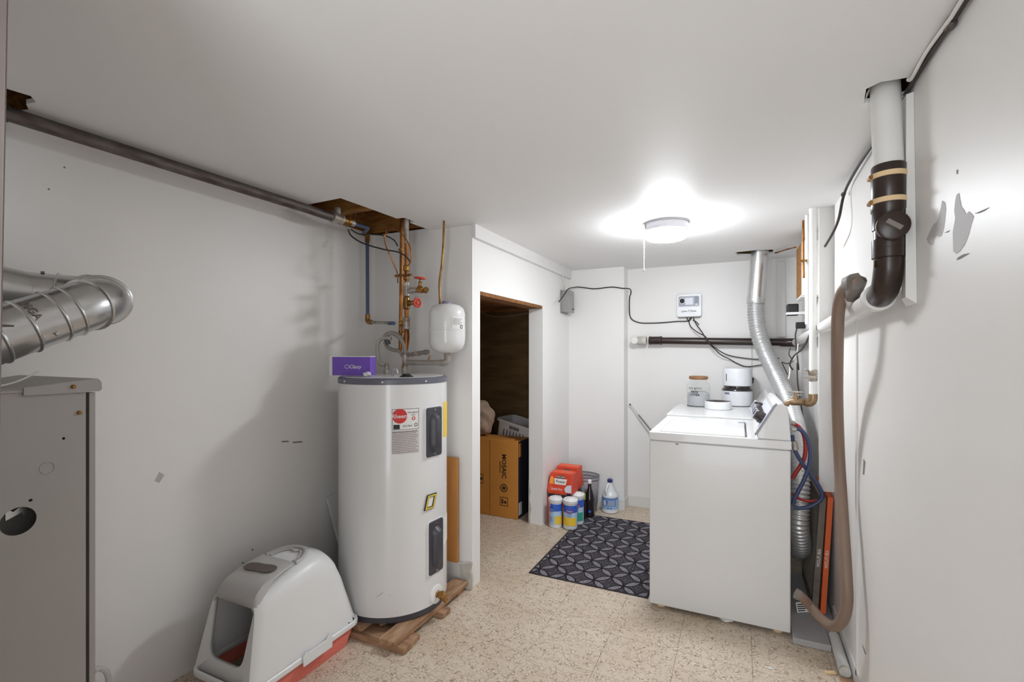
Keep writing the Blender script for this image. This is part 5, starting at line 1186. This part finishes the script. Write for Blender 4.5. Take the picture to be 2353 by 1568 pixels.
# ---- white water pipe with its stop valve and brass tap
PX, PY = .336, 2.852
t = thing('white_water_pipe', 'white-painted water pipe with a stop valve and brass tap by the washer', 'water pipe', (PX, PY, 1.07))
def wz(v): return px(1883, v, PX).z
ztap = wz(932)
wobj('pipe_run', tb([(PX,PY,H-.001),(PX,PY,ztap+.02)], .0165, 18), 'whitepipe', t, smooth=SM)
sv_ = wobj('stop_valve', lt([(.017,-.03),(.021,-.024),(.021,-.006),(.019,0),(.021,.006),(.021,.024),(.017,.03)], (PX,PY,wz(868)), n=16), 'galv', t, smooth=SM)
wobj('valve_handle', bx(PX-.040, PX+.014, PY-.040, PY-.032, wz(872)-.007, wz(872)+.007), 'galv', sv_, bevel=.003); wobj('valve_stem', tb([(PX,PY-.012,wz(872)),(PX-.006,PY-.036,wz(872))], .006, 10), 'galv', sv_)
wobj('drain_cock', tb([(PX-.015,PY-.006,wz(858)),(PX-.034,PY-.012,wz(853))], .005, 8), 'galv', sv_)
wobj('elbow', tb([(PX,PY,ztap+.035),(PX,PY,ztap+.008),(PX-.010,PY,ztap-.008),(PX-.035,PY,ztap-.010)], .021, 16, 5), 'oldbrass', t, smooth=SM)
tap = wobj('tap', tb([(PX-.035,PY,ztap-.010),(PX-.055,PY,ztap-.008),(PX-.085,PY,ztap-.008),(PX-.108,PY,ztap-.012),(PX-.118,PY,ztap-.03)], [.015,.018,.019,.014,.014], 16, 5), 'oldbrass', t, smooth=SM)
wobj('tap_stem', lt([(.013,0),(.013,.012),(.008,.016),(.008,.034)], (PX-.075,PY,ztap+.006), n=12), 'oldbrass', tap, smooth=SM)
wobj('tap_handle', bx(PX-.108, PX-.042, PY-.008, PY+.008, ztap+.038, ztap+.047), 'galv', tap, bevel=.003); wobj('tap_handle', bx(PX-.102, PX-.048, PY-.007, PY+.007, ztap+.026, ztap+.032), 'galv', tap, bevel=.002)
cable('branch_pipe', [(PX-.008,PY+.13,H-.001),(PX-.008,PY+.13,1.50)], .0125, 'whitepipe', 'thinner white pipe just behind the stop-valve pipe', 'pipe', 0, 14)
cable('copper_line', [(PX-.026,PY+.155,H-.02),(PX-.026,PY+.150,1.86),(PX-.024,PY+.145,1.75)], .0058, 'copper', 'short bare copper line beside the thinner white pipe', 'pipe', 5, 10)
tag(obj('pipe_clip', bx(PX-.05, PX-.012, PY+.10, PY+.116, 1.83, 1.842), 'brass', bevel=.002), 'small brass clip holding the copper line', 'clip')
# ---- wood-sided panel box on the right wall, outlet with plugs
t = thing('panel_box', 'white wall box with a bare wooden side near the ceiling', 'wall box', (.385, 3.47, 1.69))
wobj('wood_side', bx(.338, .350, 3.362, 3.64, 1.70, 2.02), 'framing', t); wobj('cover', bx(.338, XR-.001, 3.352, 3.362, 1.692, 2.02), 'trimwhite', t, bevel=.002); wobj('shelf', bx(.338, XR-.001, 3.362, 3.64, 1.684, 1.70), 'trimwhite', t); wobj('top_board', bx(.35, XR-.001, 3.362, 3.64, 2.005, 2.02), 'framing', t)
cable('panel_cable', [(.34,3.70,2.052),(.30,3.80,2.062),(.24,3.92,2.066),(.232,3.93,2.068)], .005, 'copper', 'brown cable under the ceiling between the wall box and foil duct')
cable('panel_cable', [(.355,3.36,2.03),(.352,3.2,2.055),(.350,3.08,2.066),(.352,3.015,2.055)], .005, 'copper', 'brown cable under the ceiling from the wall box to the water pipe')
oc = px(1858, 733, XR)
t = thing('wall_outlet', 'white double wall outlet cover beyond the white water pipe', 'outlet', (XR-.01, oc.y, oc.z-.08))
bm = B(); prism(bm, rrect(.20, .17, .04), (XR-.001, oc.y, oc.z), (0,1,0), (0,0,1), (-.02,0,0)); wobj('cover', bm, 'whiteplastic', t, bevel=.006)
wobj('socket_face', bx(XR-.0225, XR-.0212, oc.y-.05, oc.y-.02, oc.z-.05, oc.z+.05), 'white', t)
ap = Vector((.335, oc.y-.02, oc.z+.058))
t = thing('power_adapter', 'black plug-in power adapter with a white band in the wall outlet', 'adapter', ap)
wobj('brick', bx(ap.x-.040, ap.x+.030, ap.y-.035, ap.y+.035, ap.z-.035, ap.z+.045), 'black', t, bevel=.008, seg=3); wobj('band', bx(ap.x-.045, ap.x+.070, ap.y-.039, ap.y+.039, ap.z-.030, ap.z-.012), 'white', t, bevel=.004)
wobj('prong_base', bx(ap.x+.03, XR-.0225, ap.y-.018, ap.y+.018, ap.z-.028, ap.z-.008), 'white', t)
pp = Vector((.372, oc.y-.02, oc.z-.045)); 
t = thing('black_plug', 'small black cord plug in the lower outlet socket', 'plug', pp)
wobj('plug_body', bx(pp.x-.022, XR-.0225, pp.y-.016, pp.y+.016, pp.z-.022, pp.z+.022), 'black', t, bevel=.005)
wobj('cord', tb([pp+Vector((-.015,0,-.02)), pp+Vector((-.025,-.01,-.07)), pp+Vector((-.02,-.02,-.16)), pp+Vector((-.01,-.06,-.30)), py(1832,835,3.70), py(1833,880,3.62), py(1840,925,3.5), py(1846,975,3.4), py(1850,1060,3.35)], .0045, 8, 6), 'cabledark', t, smooth=SM)
cable('looped_cord', [py(1869,700,3.06),py(1867,735,3.00),py(1861,768,2.955),py(1845,800,3.10),py(1825,818,3.38),py(1815,838,3.50),py(1822,850,3.54)], .005, 'cabledark', 'thick dark cord looping from the outlet towards the foil duct')
cable('looped_cord', [py(1816,800,3.68),py(1813,815,3.67),py(1822,830,3.66),py(1808,836,3.65),py(1797,833,3.64),py(1802,845,3.63),py(1810,862,3.62)], .0035, 'cabledark', 'thin dark cord tangled beside the foil duct')
cable('hanging_cable', [py(1834,790,3.58),py(1830,815,3.58),py(1816,835,3.56),py(1815,855,3.54),py(1812,872,3.50)], .004, 'cablewhite', 'thin white cord hanging beside the foil duct')
cable('back_cord', [py(1722,640,YB2-.006),py(1721,720,YB2-.006),py(1727,800,YB2-.006),py(1727,860,YB2-.006),py(1727,905,YB2-.006)], .004, 'cablewhite', 'thin cord running straight down the back wall behind the pet feeder')
tag(obj('cord_bundle', tb([py(1727,868,4.235),py(1722,874,4.23),py(1730,878,4.23),py(1724,882,4.23),py(1731,872,4.235),py(1725,868,4.235)], .006, 8, 5), 'cabledark', smooth=SM), 'knotted dark cord bundle on the back wall beside the pet feeder', 'cord')
# ---- long cables in the corner of ceiling and right wall
zc = H-.007
def cc_(u, v, X=.419): 
    p = px(u, v, X); p.z = min(p.z, zc); return p
cable('corner_cable', [Vector((.419,.95,zc)), cc_(2210,15), cc_(2186,52), cc_(2150,98), cc_(2110,160), cc_(2082,215), Vector((.421,1.72,zc)), Vector((.421,1.80,zc)), cc_(2015,318,.414), cc_(1985,362,.412), cc_(1966,392,.41), cc_(1945,432,.41), cc_(1936,460,.40), cc_(1928,500,.385), cc_(1914,535,.37), px(1896,566,.36)], .0058, 'cabledark', 'black cable running in the ceiling corner above the right wall, end hanging loose', k=6)
cable('corner_cable', [Vector((.407,.95,zc)), cc_(2200,16,.407), cc_(2178,50,.407), cc_(2128,118,.4075), cc_(2095,180,.4075), Vector((.404,1.60,zc))], .0042, 'cablewhite', 'white cable twisted along the black one in the ceiling corner', k=6)
kn = cc_(2183,57,.417); tag(obj('cable_staple', lt([(.004,-.014),(.011,-.008),(.012,.006),(.004,.014)], kn, (0,1,0), 12), 'ironpipe', smooth=SM), 'lumpy brown staple holding the two ceiling corner cables', 'clip')
kn = cc_(1938,447,.408); tag(obj('cable_tie', lt([(.004,-.012),(.009,-.006),(.009,.006),(.004,.012)], kn, (0,1,-.1), 10), 'cabledark', smooth=SM), 'small dark tie on the black cable above the white trim board', 'clip')
bm = B(); prism(bm, [(0,0),(.02,.01),(.03,-.005),(.014,-.02)], (.322,1.64,H-.004), (.2,1,0), (-.3,.3,-.9), (.002,0,.001))
tag(obj('drywall_flap', bm, 'plaster'), 'torn flap of ceiling board where the drain stack goes up', 'scrap')
# ---- brown washer hose
HXP = .372
hp_ = [wy_+Vector((-.024,-.043,.058)), px(1968,652,.350), px(1950,655,.338), px(1934,678,.327), px(1926,720,.322), px(1924,790,.326), px(1924,920,.352), px(1929,1060,HXP), px(1937,1200,HXP), px(1945,1330,HXP), px(1946,1385,HXP), px(1936,1425,HXP-.010), px(1915,1440,.345), px(1888,1424,.318), px(1862,1394,.285), px(1842,1372,.250), px(1828,1364,.2265)]
t = thing('drain_hose', 'long brown-grey washer drain hose looping down the right wall', 'hose', (HXP, 2.3, .2))
wobj('hose', tb(hp_, .0205, 18, 8), 'hosebrown', t, smooth=SM)
wobj('cuff', tb([hp_[-2].lerp(hp_[-1],.35), hp_[-1]], .0235, 16), 'gasketgrey', t, smooth=SM)
bm = tb([hp_[0]+Vector((0,.01,-.012)), hp_[1]+Vector((0,.0,.004)), hp_[2]+Vector((-.002,-.004,.004))], [.026,.029,.0235], 12, 4)
for i, v in enumerate(bm.verts): v.co += Vector((.0022*math.sin(i*2.1), .0022*math.sin(i*3.3), .0022*math.sin(i*1.7)))
wobj('tape_wrap', bm, 'gasketgrey', t, smooth=1.0)
# ---- washer fill hoses
yh = 2.72
def hh(u, v, y=yh): return py(u, v, y)
t = thing('cold_fill_hose', 'blue washer fill hose arching over to the right beside the washer', 'hose', hh(1825,1150))
wobj('hose', tb([hh(1823,987),hh(1834,986),hh(1848,996),hh(1858,1018),hh(1862,1045),hh(1858,1075),hh(1848,1102),hh(1836,1126),hh(1826,1146),hh(1822,1160)], .0095, 12, 6), 'hoseblue', t, smooth=SM); wobj('coupling', tb([hh(1820,987),hh(1830,986)], .0125, 12), 'galv', t, smooth=SM)
t = thing('blue_hose', 'blue washer hose crossing down to the furnace filters', 'hose', hh(1825,1168))
y2 = 2.745
wobj('hose', tb([hh(1820,1000,y2),hh(1823,1020,y2),hh(1829,1040,y2),hh(1844,1066,y2),hh(1862,1090,y2),hh(1878,1112,y2),hh(1888,1132,y2),hh(1888,1146,y2),hh(1876,1157,y2),hh(1856,1166,y2),hh(1838,1168,y2),hh(1823,1166,y2)], .0095, 12, 6), 'hoseblue', t, smooth=SM); wobj('coupling', tb([hh(1824,1014,y2),hh(1829,1034,y2)], .0135, 12), 'galv', t, smooth=SM)
y3 = 2.775
t = thing('hot_fill_hose', 'red washer fill hose behind the blue hoses', 'hose', hh(1824,1090,y3))
wobj('hose', tb([hh(1822,974,y3),hh(1836,982,y3),hh(1847,1000,y3),hh(1851,1024,y3),hh(1849,1050,y3),hh(1840,1070,y3),hh(1828,1088,y3),hh(1821,1100,y3)], .0098, 12, 6), 'hosered', t, smooth=SM); wobj('coupling', tb([hh(1819,972,y3),hh(1826,975,y3)], .012, 12), 'galv', t, smooth=SM)
cable('red_hose_tail', [hh(1821,1135,y3),hh(1836,1146,y3),hh(1856,1152,y3),hh(1880,1151,y3)], .007, 'hosered', 'dull red hose tail running level below the hose loops', 'hose', 6, 10)
# ---- furnace filters leaning on the wall
def filt(name, label, x_bot, x_top, th, y0, y1, zt, m_edge, m_face):
    t = thing(name, label, 'air filter', (x_bot, (y0+y1)/2, .032))
    d = Vector((x_top-x_bot, 0, zt-.032)); n = Vector((-d.z,0,d.x)).normalized()
    o = Vector((x_bot, 0, .032)); u = d.normalized(); hgt = d.length; e = .035
    def pr2(y0_, y1_, s0, s1, a, b): return prism(B(), [(y0_,s0),(y1_,s0),(y1_,s1),(y0_,s1)], o+n*a, (0,1,0), u, n*(b-a))
    wobj('frame', pr2(y0, y0+.012, 0, hgt, 0, th), m_edge, t); wobj('frame', pr2(y1-.012, y1, 0, hgt, 0, th), m_edge, t)
    wobj('frame', pr2(y0+.012, y1-.012, 0, .012, 0, th), m_edge, t); wobj('frame', pr2(y0+.012, y1-.012, hgt-.012, hgt, 0, th), m_edge, t)
    wobj('frame_lip', holed_plate(B(), [(y0,0),(y1,0),(y1,hgt),(y0,hgt)], [[(y0+e,e),(y1-e,e),(y1-e,hgt-e),(y0+e,hgt-e)]], o+n*th, (0,1,0), u, n*.001), m_edge, t)
    bm = B(); N_ = 30; vs = []
    for k in range(N_+1):
        yy = y0+.012+(y1-y0-.024)*k/N_; a = th*(.85 if k%2 else .3); vs.append([bm.verts.new(o+Vector((0,yy,0))+u*s_+n*a) for s_ in (.012, hgt-.012)])
    for a, b in zip(vs, vs[1:]): bm.faces.new([a[0], b[0], b[1], a[1]])
    wobj('pleats', bm, m_face, t)
    for s_ in (.47,): 
        bm = text2d('AIR FLOW', .020); wobj('lettering', mapped(bm, lambda x, y: o+Vector((0,y0-.0006,0))+u*(hgt*s_-x)+n*(th/2+y)), 'paper', t)
filt('orange_filter', 'orange-edged furnace air filter leaning on the wall behind the washer', .392, .424, .022, 2.850, 3.30, .622, 'filterorange', 'filtergrey')
filt('grey_filter', 'grey pleated furnace air filter leaning against the orange-edged one', .360, .396, .026, 2.862, 3.30, .612, 'filtergrey', 'filtergrey')
# ---- tray, tag, floor pipe and scraps
t = thing('drip_tray', 'flat grey tray on the floor under the furnace filters', 'tray', (.325, 2.95, 0))
wobj('slab', bx(.224, .3735, 2.566, 3.32, .001, .027), 'traygrey', t, bevel=.004); wobj('front_lip', bx(.222, .3735, 2.556, 2.566, .001, .031), 'traygrey', t, bevel=.003); wobj('side_part', bx(.3735, .420, 2.68, 3.32, .001, .027), 'traygrey', t)
bm = B(); prism(bm, [(-.032,0),(.032,0),(.032,.05),(-.032,.05)], (.292,2.83,.0285), (.86,.5,-.0), (-.12,.25,.9), (.0,.0012,0))
tg = thing('paper_tag', 'crooked printed white tag behind the washer on the grey tray', 'tag', (.292, 2.83, .028))
wobj('card', bm, 'paper', tg)
for k in range(4):
    bm = B(); prism(bm, [(-.026,.008+k*.01),(.012+.006*(k%2),.008+k*.01),(.012+.006*(k%2),.0125+k*.01),(-.026,.0125+k*.01)], (.292,2.8285,.0285), (.86,.5,0), (-.12,.25,.9), (0,-.0006,0)); wobj('text_line', bm, 'ink', tg)
t = thing('floor_pipe', 'white pipe lying on the floor along the right wall', 'pipe', (.398, 2.5, 0))
wobj('pipe_run', tb([(.3955,2.40,.0235),(.3985,2.665,.0235)], .0225, 18), 'whitepipe', t, smooth=SM); wobj('cut_end', tb([(.3953,2.383,.0235),(.3955,2.402,.0235)], .0215, 18), 'plaster', t, smooth=SM)
p = pz(1935, 1556, 0)
for k, (dx, dy, rz) in enumerate(((-.042,.002,.5),(.012,-.026,-.2))):
    c_, s_ = math.cos(rz), math.sin(rz); bm = B(); prism(bm, [(-.022,-.007),(.022,-.009),(.024,.006),(-.02,.008)], (p.x+dx,p.y+dy,.0006), (c_,s_,0), (-s_,c_,0), (0,0,.008))
    tag(obj('wood_chip', bm, 'chip' if k == 0 else 'wood'), 'pale splinter of wood on the floor beside the white floor pipe' if k == 0 else 'brown splinter of wood touching the end of the white floor pipe', 'scrap')
p = pz(1668, 1432, .0); crumple('crumpled_paper', (p.x, p.y+.016, .001), .021, 'paper', 'crumpled white paper peeking out from under the washer', 'scrap', (1.5,.8,.45))
p = pz(1768, 1537, 0); bm = B(); prism(bm, [(-.012,-.002),(.010,-.006),(.014,.002),(-.006,.006)], (p.x,p.y,.0005), (1,0,0), (0,1,0), (0,0,.003)); tag(obj('paper_fleck', bm, 'paper'), 'tiny white fleck on the bare floor in front of the washer', 'scrap')
